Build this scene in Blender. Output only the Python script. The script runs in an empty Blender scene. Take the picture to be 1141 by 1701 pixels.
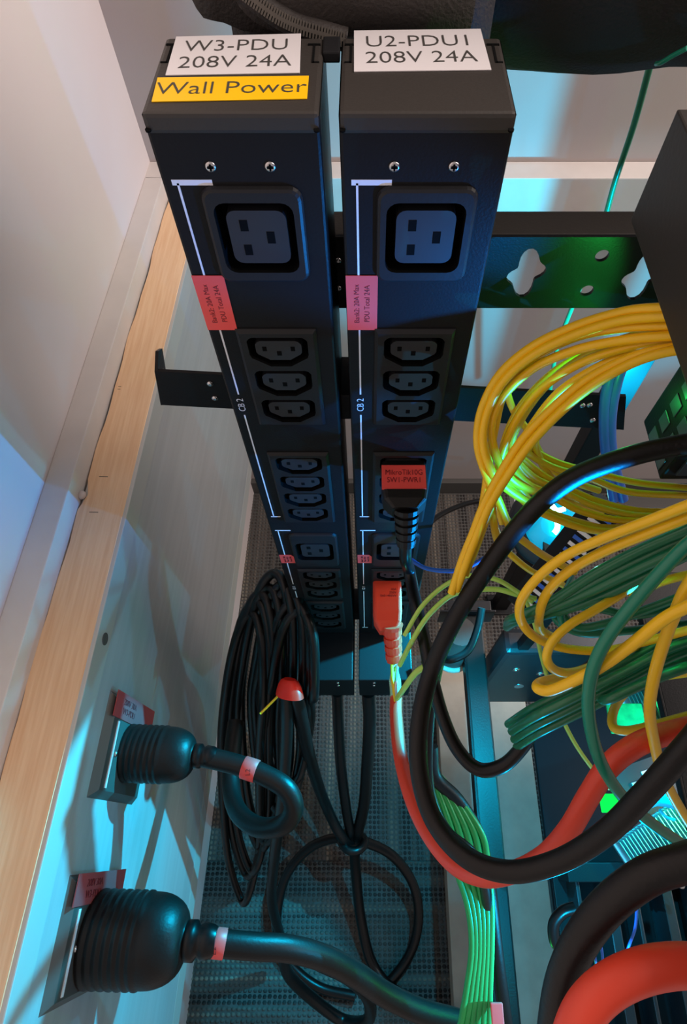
import bpy, bmesh, math, random
from mathutils import Vector, Matrix

random.seed(7)
SC = bpy.context.scene
COL = SC.collection
PI = math.pi

# ------------------------------------------------------------------ camera
CAM_Z = 1.24                      # the eye is 1.24 m above the carpet
F, CX, CY = 991.0, 611.0, 850.5   # focal length and centre of view in units of 1/1141 frame width
TH = math.radians(60.97)          # looking this far below the horizontal
CT, ST = math.cos(TH), math.sin(TH)
cam_d = bpy.data.cameras.new('camera')
cam = bpy.data.objects.new('camera', cam_d)
COL.objects.link(cam)
cam.location = (0, 0, CAM_Z)
cam.rotation_euler = (PI / 2 - TH, 0, 0)
cam_d.sensor_fit = 'HORIZONTAL'
cam_d.sensor_width = 36
cam_d.lens = F / 1141 * 36
cam_d.shift_x = (570.5 - CX) / 1141
cam_d.clip_start = 0.005
SC.camera = cam

# ------------------------------------------------------------------ world, lights, exposure
w = bpy.data.worlds.new('room_light')
SC.world = w
w.use_nodes = True
w.node_tree.nodes['Background'].inputs[0].default_value = (1.0, 0.86, 0.82, 1)
w.node_tree.nodes['Background'].inputs[1].default_value = 0.30


def lamp(name, kind, loc, energy, color, size=0.1, rot=(0, 0, 0)):
    d = bpy.data.lights.new(name, kind)
    d.energy = energy
    d.color = color
    if kind == 'AREA':
        d.size = size
    else:
        d.shadow_soft_size = size
    o = bpy.data.objects.new(name, d)
    o.location = loc
    o.rotation_euler = rot
    COL.objects.link(o)
    return o


lamp('ceiling_lamp', 'AREA', (1.40, 0.42, 2.15), 42, (1.0, 0.87, 0.81), 1.1, (0.0, 0.95, 0))


def spot(name, loc, target, energy, half, color=(0.0, 0.62, 1.0), blend=0.15, size=0.003):
    o = lamp(name, 'SPOT', loc, energy, color, size)
    o.data.spot_size = math.radians(half * 2)
    o.data.spot_blend = blend
    o.rotation_euler = (Vector(target) - Vector(loc)).to_track_quat('-Z', 'Y').to_euler()
    return o


# small cyan lamps of the rack: fan lamp, lamp by the rear post, lamp in the case, plus added unseen fills
spot('cyan_fan_lamp', (0.168, 0.245, CAM_Z - 0.486), (-0.22, -0.17, CAM_Z - 0.76), 24.0, 36, blend=0.12)
spot('cyan_rear_lamp', (0.281, 0.386, CAM_Z - 0.50), (0.30, 0.75, CAM_Z - 0.45), 8.0, 56)
spot('blue_fill_spot', (0.130, 0.090, CAM_Z - 0.25), (0.03, 0.203, CAM_Z - 0.21), 4.0, 30, color=(0.0, 0.28, 1.0), blend=1.0, size=0.001)  # added unseen spot, throws blue onto the right strip's front
spot('blue_fill_spot', (0.170, 0.120, CAM_Z - 0.37), (0.024, 0.203, CAM_Z - 0.36), 5.0, 32, color=(0.0, 0.32, 1.0), blend=1.0, size=0.001)  # second added spot, carries the blue further down the strip
spot('cyan_plank_fill', (0.128, 0.10, CAM_Z - 0.50), (0.21, 0.0, CAM_Z - 1.2), 8.0, 42, blend=0.3, size=0.001)  # added unseen spot, turns the plank beside the rail cyan
lamp('cyan_cord_fill', 'POINT', (0.165, -0.10, CAM_Z - 0.53), 0.9, (0.0, 0.55, 1.0), 0.001)  # added unseen point, gives the cord loops cyan undersides
lamp('cyan_case_lamp', 'POINT', (0.30, 0.05, CAM_Z - 0.52), 1.6, (0.0, 0.62, 1.0), 0.004)
spot('green_led_lamp', (0.130, 0.205, CAM_Z - 0.205), (0.075, 0.2545, CAM_Z - 0.216), 0.25, 52, color=(0.02, 1.0, 0.12), blend=0.4)
lamp('green_led_lamp', 'POINT', (0.135, 0.215, CAM_Z - 0.26), 0.02, (0.02, 1.0, 0.12), 0.002)
lamp('green_led_lamp', 'POINT', (0.33, 0.02, CAM_Z - 0.60), 0.35, (0.02, 1.0, 0.15), 0.01)
lamp('green_led_lamp', 'POINT', (0.12, -0.12, CAM_Z - 0.66), 0.06, (0.02, 1.0, 0.15), 0.01)
SC.view_settings.view_transform = 'Standard'
SC.view_settings.look = 'None'
SC.view_settings.gamma = 1
SC.view_settings.use_curve_mapping = False
SC.view_settings.exposure = 0.32


# ------------------------------------------------------------------ places in the room
def P(px, py, d):
    """point seen in direction (px,py) at distance d along the view axis"""
    xc = (px - CX) / F * d
    yc = (CY - py) / F * d
    return Vector((xc, d * CT + yc * ST, CAM_Z - d * ST + yc * CT))


def PY(px, py, Y):
    return P(px, py, F * Y / (ST * (CY + F * CT / ST - py)))


def PH(px, py, h):
    return P(px, py, F * h / (CT * (py - CY + F * ST / CT)))


PSI = 0.0166


def RW(a, b, h):
    """the wall run on the left is turned a degree from the rack: a across, b along, h below the eye"""
    return Vector((a * math.cos(PSI) + b * math.sin(PSI), -a * math.sin(PSI) + b * math.cos(PSI), CAM_Z - h))


# ------------------------------------------------------------------ materials
def mat(name, col, rough=0.5, metal=0.0, emit=None, strength=0, bump=0, bscale=200, vary=0.0, vscale=30,
        alpha=1, coat=0, spec=0.5, stretch=None, col2=None, trans=0):
    m = bpy.data.materials.new(name)
    m.use_nodes = True
    nt = m.node_tree
    b = nt.nodes['Principled BSDF']
    b.inputs['Base Color'].default_value = (*col, 1)
    b.inputs['Roughness'].default_value = rough
    b.inputs['Metallic'].default_value = metal
    b.inputs['Specular IOR Level'].default_value = spec
    b.inputs['Coat Weight'].default_value = coat
    b.inputs['Transmission Weight'].default_value = trans
    if emit:
        b.inputs['Emission Color'].default_value = (*emit, 1)
        b.inputs['Emission Strength'].default_value = strength
    tc = nt.nodes.new('ShaderNodeTexCoord')
    mp = nt.nodes.new('ShaderNodeMapping')
    nt.links.new(tc.outputs['Object'], mp.inputs[0])
    if stretch:
        mp.inputs['Scale'].default_value = stretch
    if vary or col2:
        n = nt.nodes.new('ShaderNodeTexNoise')
        n.inputs['Scale'].default_value = vscale
        n.inputs['Detail'].default_value = 4
        nt.links.new(mp.outputs[0], n.inputs['Vector'])
        r = nt.nodes.new('ShaderNodeValToRGB')
        r.color_ramp.elements[0].position = 0.35
        r.color_ramp.elements[1].position = 0.65
        c2 = col2 or tuple(min(1, c * (1 + vary)) for c in col)
        c1 = col if col2 else tuple(c * (1 - vary) for c in col)
        r.color_ramp.elements[0].color = (*c1, 1)
        r.color_ramp.elements[1].color = (*c2, 1)
        nt.links.new(n.outputs[0], r.inputs[0])
        nt.links.new(r.outputs[0], b.inputs['Base Color'])
    if bump:
        n = nt.nodes.new('ShaderNodeTexNoise')
        n.inputs['Scale'].default_value = bscale
        n.inputs['Detail'].default_value = 3
        nt.links.new(mp.outputs[0], n.inputs['Vector'])
        bp = nt.nodes.new('ShaderNodeBump')
        bp.inputs['Strength'].default_value = bump
        bp.inputs['Distance'].default_value = 0.0005
        nt.links.new(n.outputs[0], bp.inputs['Height'])
        nt.links.new(bp.outputs[0], b.inputs['Normal'])
    return m


M = dict(
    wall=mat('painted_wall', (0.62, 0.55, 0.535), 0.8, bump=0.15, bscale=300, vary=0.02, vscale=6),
    wall_shaded=mat('painted_wall_shaded', (0.42, 0.365, 0.35), 0.8, bump=0.15, bscale=300, vary=0.02, vscale=6),  # wall paint darkened: the back wall's weaker light is put into the colour
    strip=mat('grey_trim', (0.58, 0.53, 0.50), 0.6, bump=0.2, bscale=120, vary=0.03),
    wood=mat('pine', (0.72, 0.44, 0.25), 0.55, vscale=60, stretch=(5.5, 0.28, 1), col2=(0.80, 0.54, 0.33), bump=0.15, bscale=80),
    metal=mat('brushed_panel', (0.46, 0.46, 0.46), 0.30, 0.25, bump=0.25, bscale=40, stretch=(1, 0.3, 8), vary=0.05, vscale=14),
    lip=mat('lip_metal', (0.50, 0.49, 0.46), 0.45, 0.3, bump=0.1),
    black=mat('powder_black', (0.009, 0.009, 0.010), 0.42, 0.0, bump=0.2, bscale=900, spec=0.16),
    cap=mat('cap_black', (0.030, 0.025, 0.021), 0.5, bump=0.2, bscale=900),
    plastic=mat('black_plastic', (0.011, 0.011, 0.012), 0.45, spec=0.3, bump=0.15, bscale=700),
    well=mat('outlet_black', (0.002, 0.002, 0.002), 0.9, spec=0.1),
    core=mat('outlet_core', (0.016, 0.016, 0.019), 0.5),
    rubber=mat('black_jacket', (0.0035, 0.003, 0.003), 0.33, spec=0.35, bump=0.1, bscale=300),
    rubber2=mat('soft_black_jacket', (0.005, 0.0042, 0.0038), 0.45, spec=0.35, bump=0.3, bscale=500),
    print=mat('white_print', (0.80, 0.80, 0.86), 0.5),
    label=mat('white_label', (0.70, 0.66, 0.66), 0.35),
    yellow_label=mat('yellow_label', (0.90, 0.52, 0.004), 0.35),
    ink=mat('label_ink', (0.05, 0.045, 0.04), 0.5),
    red_label=mat('red_label', (0.92, 0.09, 0.08), 0.45),
    red_ink=mat('red_label_ink', (0.17, 0.01, 0.015), 0.5),
    orange_tie=mat('red_tie', (0.9, 0.03, 0.015), 0.4),
    yellow=mat('yellow_fibre', (1.0, 0.60, 0.008), 0.36, bump=0.05),
    yellow2=mat('yellow_fibre_light', (0.90, 0.60, 0.02), 0.36),
    lime=mat('lime_fibre', (0.48, 0.75, 0.12), 0.4),
    green=mat('green_jacket', (0.01, 0.17, 0.075), 0.33, coat=0.2),
    green2=mat('bright_green_jacket', (0.02, 0.40, 0.10), 0.33),
    teal=mat('teal_green_jacket', (0.01, 0.22, 0.13), 0.28),
    red=mat('red_jacket', (0.78, 0.060, 0.025), 0.42, bump=0.1, bscale=300),
    blue=mat('blue_jacket', (0.02, 0.12, 0.55), 0.35),
    clear=mat('clear_sleeve', (0.85, 0.72, 0.5), 0.15, trans=0.6),
    bolt=mat('steel_screw', (0.62, 0.60, 0.60), 0.25, 1.0),
    plank=mat('grey_plank', (0.42, 0.36, 0.29), 0.65, bump=0.2, bscale=90, vary=0.08, vscale=25),
    dark=mat('dark_board', (0.07, 0.065, 0.06), 0.7),
    bag=mat('black_nylon', (0.017, 0.014, 0.014), 0.75, bump=1.0, bscale=700, spec=0.35),
    bag2=mat('grey_nylon', (0.045, 0.037, 0.033), 0.7, bump=1.0, bscale=700),
    zip=mat('zip_teeth', (0.10, 0.085, 0.07), 0.45),
    device=mat('bronze_black', (0.030, 0.025, 0.021), 0.55, bump=0.2, bscale=500),
    steel_blue=mat('dark_steel', (0.018, 0.018, 0.022), 0.35, 0.2, bump=0.15, bscale=400),
    case_inside=mat('case_inside', (0.006, 0.010, 0.014), 0.7, spec=0.12),
    pcb=mat('green_board', (0.02, 0.35, 0.08), 0.5, bump=0.4, bscale=300, vary=0.3, vscale=90),
    alu=mat('heatsink_aluminium', (0.6, 0.62, 0.64), 0.3, 0.9),
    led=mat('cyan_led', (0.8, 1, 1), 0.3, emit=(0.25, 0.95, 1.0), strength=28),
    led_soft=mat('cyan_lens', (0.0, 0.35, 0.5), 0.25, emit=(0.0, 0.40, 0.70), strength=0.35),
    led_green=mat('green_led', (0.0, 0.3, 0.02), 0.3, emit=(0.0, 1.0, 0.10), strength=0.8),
    port=mat('port_shell', (0.10, 0.13, 0.17), 0.3, 0.6),
    beige=mat('beige_plastic', (0.55, 0.48, 0.40), 0.55),
    caulk=mat('caulk', (0.58, 0.50, 0.47), 0.6),
)


# ------------------------------------------------------------------ mesh builder
class MB:
    def __init__(self):
        self.v, self.f, self.s = [], [], []

    def add(self, vs, fs, smooth=False):
        n = len(self.v)
        self.v += [Vector(p) for p in vs]
        self.f += [tuple(i + n for i in f) for f in fs]
        self.s += [smooth] * len(fs)
        return self

    def hexa(self, c):      # c: 4 bottom corners ccw, 4 top corners
        return self.add(c, [(3, 2, 1, 0), (4, 5, 6, 7), (0, 1, 5, 4), (1, 2, 6, 5), (2, 3, 7, 6), (3, 0, 4, 7)])

    def box(self, x0, x1, y0, y1, z0, z1, fn=None):
        c = [(x0, y0, z0), (x1, y0, z0), (x1, y1, z0), (x0, y1, z0), (x0, y0, z1), (x1, y0, z1), (x1, y1, z1), (x0, y1, z1)]
        if fn:
            c = [fn(*p) for p in c]
        return self.hexa(c)

    def bbox(self, x0, x1, y0, y1, z0, z1, b, fn=None):
        """a box with bevelled edges"""
        bm = bmesh.new()
        bmesh.ops.create_cube(bm, size=1)
        for q in bm.verts:
            q.co = Vector(((x0 + x1) / 2 + q.co.x * (x1 - x0), (y0 + y1) / 2 + q.co.y * (y1 - y0), (z0 + z1) / 2 + q.co.z * (z1 - z0)))
        bmesh.ops.bevel(bm, geom=list(bm.edges), offset=b, segments=2, profile=0.6, affect='EDGES')
        bm.verts.index_update()
        self.add([fn(*q.co) if fn else q.co.copy() for q in bm.verts], [[q.index for q in f.verts] for f in bm.faces])
        bm.free()
        return self

    def prism(self, pts, d):   # polygon (list of 3d points) extruded by vector d
        n = len(pts)
        d = Vector(d)
        vs = [Vector(p) for p in pts] + [Vector(p) + d for p in pts]
        fs = [tuple(range(n))[::-1], tuple(range(n, 2 * n))] + [(i, (i + 1) % n, n + (i + 1) % n, n + i) for i in range(n)]
        return self.add(vs, fs)

    def lathe(self, prof, axis=((0, 0, 0), (0, 0, 1)), n=24, smooth=True, sx=1, sy=1):
        """prof: (radius, distance along axis)"""
        o, d = Vector(axis[0]), Vector(axis[1]).normalized()
        a = d.orthogonal().normalized() if abs(d.z) < 0.9 else Vector((1, 0, 0))
        a = (a - d * a.dot(d)).normalized()
        b = d.cross(a)
        vs = []
        for r, t in prof:
            for k in range(n):
                an = 2 * PI * k / n
                vs.append(o + d * t + a * (r * math.cos(an) * sx) + b * (r * math.sin(an) * sy))
        fs = []
        for i in range(len(prof) - 1):
            for k in range(n):
                k2 = (k + 1) % n
                fs.append((i * n + k, i * n + k2, (i + 1) * n + k2, (i + 1) * n + k))
        self.add(vs, fs, smooth)
        self.add(vs[:n], [tuple(range(n))[::-1]])
        self.add(vs[-n:], [tuple(range(n))])
        return self

    def tube(self, pts, r, n=12, sub=6, closed=False, r2=None):
        ps = spline(pts, sub, closed)
        m = len(ps)
        rad = [r] * m
        if r2 is not None:
            rad = [r + (r2 - r) * i / (m - 1) for i in range(m)]
        t0 = (ps[1] - ps[0]).normalized()
        u = t0.orthogonal().normalized()
        rings = []
        for i in range(m):
            if closed:
                t = (ps[(i + 1) % m] - ps[i - 1]).normalized()
            else:
                t = (ps[min(i + 1, m - 1)] - ps[max(i - 1, 0)]).normalized()
            u = (u - t * u.dot(t)).normalized()
            b = t.cross(u)
            rings.append([ps[i] + (u * math.cos(2 * PI * k / n) + b * math.sin(2 * PI * k / n)) * rad[i] for k in range(n)])
        vs = [p for rg in rings for p in rg]
        fs = []
        for i in range(m if closed else m - 1):
            j = (i + 1) % m
            for k in range(n):
                k2 = (k + 1) % n
                fs.append((i * n + k, i * n + k2, j * n + k2, j * n + k))
        self.add(vs, fs, True)
        if not closed:
            self.add(rings[0], [tuple(range(n))[::-1]])
            self.add(rings[-1], [tuple(range(n))])
        return self

    def mesh(self, name, material, off=(0, 0, 0)):
        me = bpy.data.meshes.new(name)
        off = Vector(off)
        me.from_pydata([p - off for p in self.v], [], self.f)
        me.materials.append(material)
        me.polygons.foreach_set('use_smooth', self.s)
        me.update()
        return me


def spline(pts, sub, closed=False):
    pts = [Vector(p) for p in pts]
    n = len(pts)
    if n == 2 and not closed:
        return [pts[0].lerp(pts[1], i / sub) for i in range(sub + 1)]
    out = []
    for i in range(n if closed else n - 1):
        if closed:
            a, b, c, d = pts[i - 1], pts[i], pts[(i + 1) % n], pts[(i + 2) % n]
        else:
            b, c = pts[i], pts[i + 1]
            a = pts[i - 1] if i else b * 2 - c
            d = pts[i + 2] if i + 2 < n else c * 2 - b
        for k in range(sub):
            t = k / sub
            out.append(0.5 * ((2 * b) + (c - a) * t + (2 * a - 5 * b + 4 * c - d) * t * t + (3 * b - a - 3 * c + d) * t ** 3))
    if not closed:
        out.append(pts[-1])
    return out


def tag(o, label=None, cat=None, group=None, kind=None):
    if label: o['label'] = label
    if cat: o['category'] = cat
    if group: o['group'] = group
    if kind: o['kind'] = kind
    return o


def thing(name, loc, label, cat, group=None, rotz=0):
    o = bpy.data.objects.new(name, None)
    o.empty_display_size = 0.02
    o.location = loc
    o.rotation_euler = (0, 0, rotz)
    COL.objects.link(o)
    return tag(o, label, cat, group)


def root_loc(p):
    while p.parent:
        p = p.parent
    return Vector(p.location)


def obj(name, mb, m, parent=None, world=True, label=None, kind=None):
    """world=True: the builder's points are room coordinates; else they are local to the thing"""
    off = root_loc(parent) if (parent is not None and world) else (0, 0, 0)
    o = bpy.data.objects.new(name, mb.mesh(name, m, off))
    COL.objects.link(o)
    if parent is not None:
        o.parent = parent
    return tag(o, label, None, None, kind)


def struct(name, mb, m):
    return obj(name, mb, m, kind='structure')


def place_mesh(name, me, parent, loc=(0, 0, 0), rot=(0, 0, 0)):
    o = bpy.data.objects.new(name, me)
    COL.objects.link(o)
    o.parent = parent
    o.location = loc
    o.rotation_euler = rot
    return o


def text(name, body, size, m, parent, mat4, ext=0.00008, align='CENTER', xs=1.0, space=1.0, line=1.0, thin=0.012):
    c = bpy.data.curves.new(name, 'FONT')
    c.body = body
    c.size = size
    c.extrude = ext
    c.offset = -size * thin
    c.align_x = align
    c.align_y = 'CENTER'
    c.space_character = space
    c.space_line = line
    c.resolution_u = 3
    tmp = bpy.data.objects.new(name, c)
    COL.objects.link(tmp)
    bpy.context.view_layer.update()
    me = bpy.data.meshes.new_from_object(tmp.evaluated_get(bpy.context.evaluated_depsgraph_get()))
    bpy.data.objects.remove(tmp)
    me.name = name
    me.transform(Matrix.Diagonal((xs, 1, 1, 1)))
    me.transform(mat4)
    me.materials.clear()
    me.materials.append(m)
    o = bpy.data.objects.new(name, me)
    COL.objects.link(o)
    o.parent = parent
    return o


def frame(o, x, y):
    """matrix with origin o, local x along x, local y along y"""
    x = Vector(x).normalized()
    z = x.cross(Vector(y)).normalized()
    y = z.cross(x)
    return Matrix(((x.x, y.x, z.x, o[0]), (x.y, y.y, z.y, o[1]), (x.z, y.z, z.z, o[2]), (0, 0, 0, 1)))


# ------------------------------------------------------------------ the room
H_STRIP, H_WOOD = 0.443, 0.465
A_WALL, A_STRIP, A_WOOD, A_FACE = -0.287, -0.264, -0.222, -0.220
YB = 0.751
struct('wall_left', MB().box(A_WALL - 0.05, A_WALL, -0.75, 0.85, -0.45, CAM_Z, RW), M['wall'])
struct('wall_back', MB().box(-0.34, 1.0, YB, YB + 0.05, 0, CAM_Z + 0.45), M['wall_shaded'])

trim = MB().bbox(A_WALL, A_STRIP, -0.75, 0.7145, H_STRIP, H_STRIP + 0.06, 0.0012, RW)
struct('trim_1', trim, M['strip'])
struct('trim_2', MB().bbox(-0.34, 1.0, 0.716, YB, CAM_Z - 0.488, CAM_Z - H_STRIP, 0.0012), M['strip'])
struct('baseboard_back', MB().bbox(-0.30, 1.0, 0.738, YB, 0, 0.05, 0.002), M['dark'])

# wooden ledge board: waney left edge, two pencil marks, blob of caulk
NB = 90
vs, fs = [], []
for i in range(NB + 1):
    b = -0.75 + 1.46 * i / NB
    bite = 0.0
    wob = 0.0009 * math.sin(b * 37) + 0.0006 * math.sin(b * 91)
    d = b - 0.270
    bite = 0.0048 * math.exp(-(d / 0.010) ** 2)
    # below the bite the board steps out a little
    a0 = A_STRIP + 0.0004 + wob + bite - (0.0 if b < 0.265 else -0.0015)
    for a, h in ((a0, H_WOOD), (A_WOOD - 0.0008, H_WOOD), (A_WOOD, H_WOOD + 0.0008), (A_WOOD, H_WOOD + 0.022), (a0, H_WOOD + 0.022)):
        vs.append(RW(a, b, h))
for i in range(NB):
    for k in range(5):
        k2 = (k + 1) % 5
        fs.append((i * 5 + k, i * 5 + k2, (i + 1) * 5 + k2, (i + 1) * 5 + k))
fs += [(0, 1, 2, 3, 4), tuple(NB * 5 + k for k in (4, 3, 2, 1, 0))]
ledge = MB().add(vs, fs)
lt = thing('ledge_board', RW(-0.243, 0, H_WOOD + 0.022), 'long pale pine ledge board with a notched wavy edge along the left wall', 'board')
obj('board', ledge, M['wood'], lt)
pm = MB()
for bb in (0.291, 0.2535):
    pm.box(-0.2525, -0.2445, bb, bb + 0.0005, H_WOOD - 0.0002, H_WOOD + 0.0001, RW)
for bb in (0.395, 0.3985):
    pm.box(-0.2585, -0.2555, bb, bb + 0.0004, H_WOOD - 0.0002, H_WOOD + 0.0001, RW)
obj('pencil_mark', pm, M['ink'], lt)
cb = MB()
cb.lathe([(0.0005, 0.0), (0.0036, 0.0012), (0.0046, 0.004), (0.0036, 0.0068), (0.0005, 0.008)], (RW(A_STRIP + 0.0012, 0.266, H_WOOD - 0.002), (0.05, 1, 0)), 14, sx=1, sy=0.8)
obj('caulk_blob', cb, M['caulk'], lt)

# metal raceway under the ledge
rc = thing('cable_raceway', RW(-0.24, 0, 0.915), 'brushed grey metal cable raceway below the pine ledge, with two sockets', 'raceway')
obj('cover_panel', MB().bbox(-0.262, A_FACE, -0.75, 0.70, 0.4915, 0.880, 0.002, RW), M['metal'], rc)
lp2 = MB().bbox(-0.262, A_FACE + 0.0012, -0.75, 0.70, H_WOOD + 0.0005, 0.4915, 0.001, RW)
obj('top_rail', lp2, M['lip'], rc)
obj('bottom_rail', MB().bbox(-0.262, A_FACE - 0.001, -0.75, 0.70, 0.882, 0.915, 0.002, RW), M['lip'], rc)
# screw hole in the rail
c = RW(A_FACE + 0.0012, 0.1433, 0.4800)
sc = MB().lathe([(0.0052, 0), (0.0052, 0.0004), (0.0032, 0.0005), (0.0030, 0.0002)], (c, RW(1, 0, 0) - RW(0, 0, 0)), 16)
obj('screw_head', sc, M['dark'], rc)


# floor: carpet tiles, quarter-turned, each with ribbed pile
def carpet_mat(name, along):
    m = bpy.data.materials.new(name)
    m.use_nodes = True
    nt = m.node_tree
    b = nt.nodes['Principled BSDF']
    b.inputs['Roughness'].default_value = 0.9
    b.inputs['Specular IOR Level'].default_value = 0.1
    tc = nt.nodes.new('ShaderNodeTexCoord')
    mp = nt.nodes.new('ShaderNodeMapping')
    mp.inputs['Scale'].default_value = (1.2, 34, 1) if along == 'x' else (34, 1.2, 1)
    nt.links.new(tc.outputs['Object'], mp.inputs[0])
    n = nt.nodes.new('ShaderNodeTexNoise')
    n.inputs['Scale'].default_value = 1.0
    n.inputs['Detail'].default_value = 3
    nt.links.new(mp.outputs[0], n.inputs['Vector'])
    r = nt.nodes.new('ShaderNodeValToRGB')
    cr = r.color_ramp
    cr.elements[0].position, cr.elements[0].color = 0.30, (0.014, 0.013, 0.013, 1)
    cr.elements[1].position, cr.elements[1].color = 0.72, (0.26, 0.22, 0.17, 1)
    e = cr.elements.new(0.45); e.color = (0.05, 0.044, 0.042, 1)
    e = cr.elements.new(0.58); e.color = (0.13, 0.11, 0.095, 1)
    nt.links.new(n.outputs[0], r.inputs[0])
    nt.links.new(r.outputs[0], b.inputs['Base Color'])
    return m


CM = {'x': carpet_mat('carpet_pile_cross', 'x'), 'y': carpet_mat('carpet_pile_long', 'y')}
struct('floor', MB().box(-0.6, 1.0, -0.8, 0.85, -0.05, 0), M['dark'])
floor_root = bpy.data.objects['floor']


def tile(x0, x1, y0, y1, along):
    g = 0.0006
    base = MB().box(x0 + g, x1 - g, y0 + g, y1 - g, 0, 0.004)
    t = obj('carpet_tile', base, M['dark'], floor_root)
    pile = MB()
    rib, step = 0.0078, 0.0082
    rng = random.Random(int((x0 + 3) * 1000 + (y0 + 3) * 77))
    u0, u1, v0, v1 = (x0, x1, y0, y1) if along == 'x' else (y0, y1, x0, x1)
    v = v0 + rib * 0.6
    while v < v1 - rib * 0.3:
        u = u0 + step * 0.5
        while u < u1 - step * 0.3:
            du, dv = step * 0.47 + rng.uniform(-.0005, .0002), rib * 0.40
            cu, cv = u + rng.uniform(-.0004, .0004), v + rng.uniform(-.0004, .0004)
            hh = 0.0082 + rng.uniform(-.0012, .0012)
            ring = [(-du, 0, .0038), (-du * .5, -dv, .0038), (du * .5, -dv, .0038), (du, 0, .0038), (du * .5, dv, .0038), (-du * .5, dv, .0038)]
            top = [(-du * .35, 0, hh), (du * .35, 0, hh)]
            pts = [(cu + a, cv + b_, c_) for a, b_, c_ in ring + top]
            if along == 'y':
                pts = [(b_, a, c_) for a, b_, c_ in pts]
            f6 = [(0, 1, 6), (1, 2, 7, 6), (2, 3, 7), (3, 4, 7), (4, 5, 6, 7), (5, 0, 6)]
            if along == 'y':
                f6 = [tuple(reversed(q)) for q in f6]
            pile.add(pts, f6, True)
            u += step
        v += rib
    obj('carpet_pile', pile, CM[along], t, kind='stuff')


YT = -0.028
tile(-0.32, 0.18, YT - 0.50, YT, 'x')
tile(-0.32, 0.18, YT, YT + 0.5, 'y')
tile(-0.32, 0.18, YT + 0.5, 0.738, 'y')
tile(0.18, 0.62, YT, YT + 0.5, 'y')
tile(0.18, 0.62, YT + 0.5, 0.738, 'y')

# ------------------------------------------------------------------ power strips
PW, PD, PL = 0.057, 0.049, 0.5344
Y_F = 0.2028
H_T = 0.1041


def uz(py):      # height above the strip's base for a mark seen at py on its front
    h = F * Y_F / (ST * (CY + F * CT / ST - py))
    h = (h - Y_F * CT) / ST
    return PL - (h - H_T)


def rrect(cx, cz, w_, h_, r, n=5):
    pts = []
    for (sx, sz, a0) in ((1, 1, 0), (-1, 1, 90), (-1, -1, 180), (1, -1, 270)):
        for k in range(n):
            a = math.radians(a0 + 90 * k / (n - 1))
            pts.append((cx + sx * (w_ / 2 - r) + r * math.cos(a), cz + sz * (h_ / 2 - r) + r * math.sin(a)))
    return pts


def c13_poly(cx, cz, w_, h_):
    # inlet outline: square shoulders on top, cut corners below
    c = h_ * 0.42
    r = 0.0012
    x0, x1, z0, z1 = cx - w_ / 2, cx + w_ / 2, cz - h_ / 2, cz + h_ / 2
    base = [(x1, z0 + c), (x1, z1 - r * 2), (x1 - r, z1 - r * .6), (x1 - r * 2.2, z1), (x0 + r * 2.2, z1), (x0 + r, z1 - r * .6), (x0, z1 - r * 2), (x0, z0 + c),
            (x0 + r * .6, z0 + c * .72), (x0 + c * 1.15, z0), (x1 - c * 1.15, z0), (x1 - r * .6, z0 + c * .72)]
    return base


def cell(mb, x0, x1, z0, z1, poly, y):
    """rectangle with the hole poly, lying in the plane y"""
    cx = sum(p[0] for p in poly) / len(poly)
    cz = sum(p[1] for p in poly) / len(poly)
    # densify so each rectangle corner gets its own ray
    def ang(p): return math.atan2(p[1] - cz, p[0] - cx)
    inner = list(poly)
    for c_ in ((x0, z0), (x1, z0), (x1, z1), (x0, z1)):
        d = (c_[0] - cx, c_[1] - cz)
        for i in range(len(inner)):
            a, b = inner[i], inner[(i + 1) % len(inner)]
            ex, ez = b[0] - a[0], b[1] - a[1]
            den = d[0] * ez - d[1] * ex
            if abs(den) < 1e-12: continue
            t = ((a[0] - cx) * ez - (a[1] - cz) * ex) / den
            s = ((a[0] - cx) * d[1] - (a[1] - cz) * d[0]) / den
            if t > 0 and 0.01 < s < 0.99:
                inner.insert(i + 1, (cx + d[0] * t, cz + d[1] * t))
                break
    outer = []
    for p in inner:
        dx, dz = p[0] - cx, p[1] - cz
        ts = []
        if dx > 1e-9: ts.append((x1 - cx) / dx)
        if dx < -1e-9: ts.append((x0 - cx) / dx)
        if dz > 1e-9: ts.append((z1 - cz) / dz)
        if dz < -1e-9: ts.append((z0 - cz) / dz)
        t = min(ts)
        outer.append((cx + dx * t, cz + dz * t))
    n = len(inner)
    mb.add([(p[0], y, p[1]) for p in inner] + [(p[0], y, p[1]) for p in outer],
           [(i, (i + 1) % n, n + (i + 1) % n, n + i) for i in range(n)])


X0P, X1P = 0.0125, 0.0490
PLATES = [('c19', uz(308), uz(465), 1), ('c13', uz(545), uz(703), 3), ('c13', uz(750), uz(865), 4),
          ('c19', uz(885), uz(938), 1), ('c13', uz(944), uz(992), 3), ('c13', uz(998), uz(1042), 3)]


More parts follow.
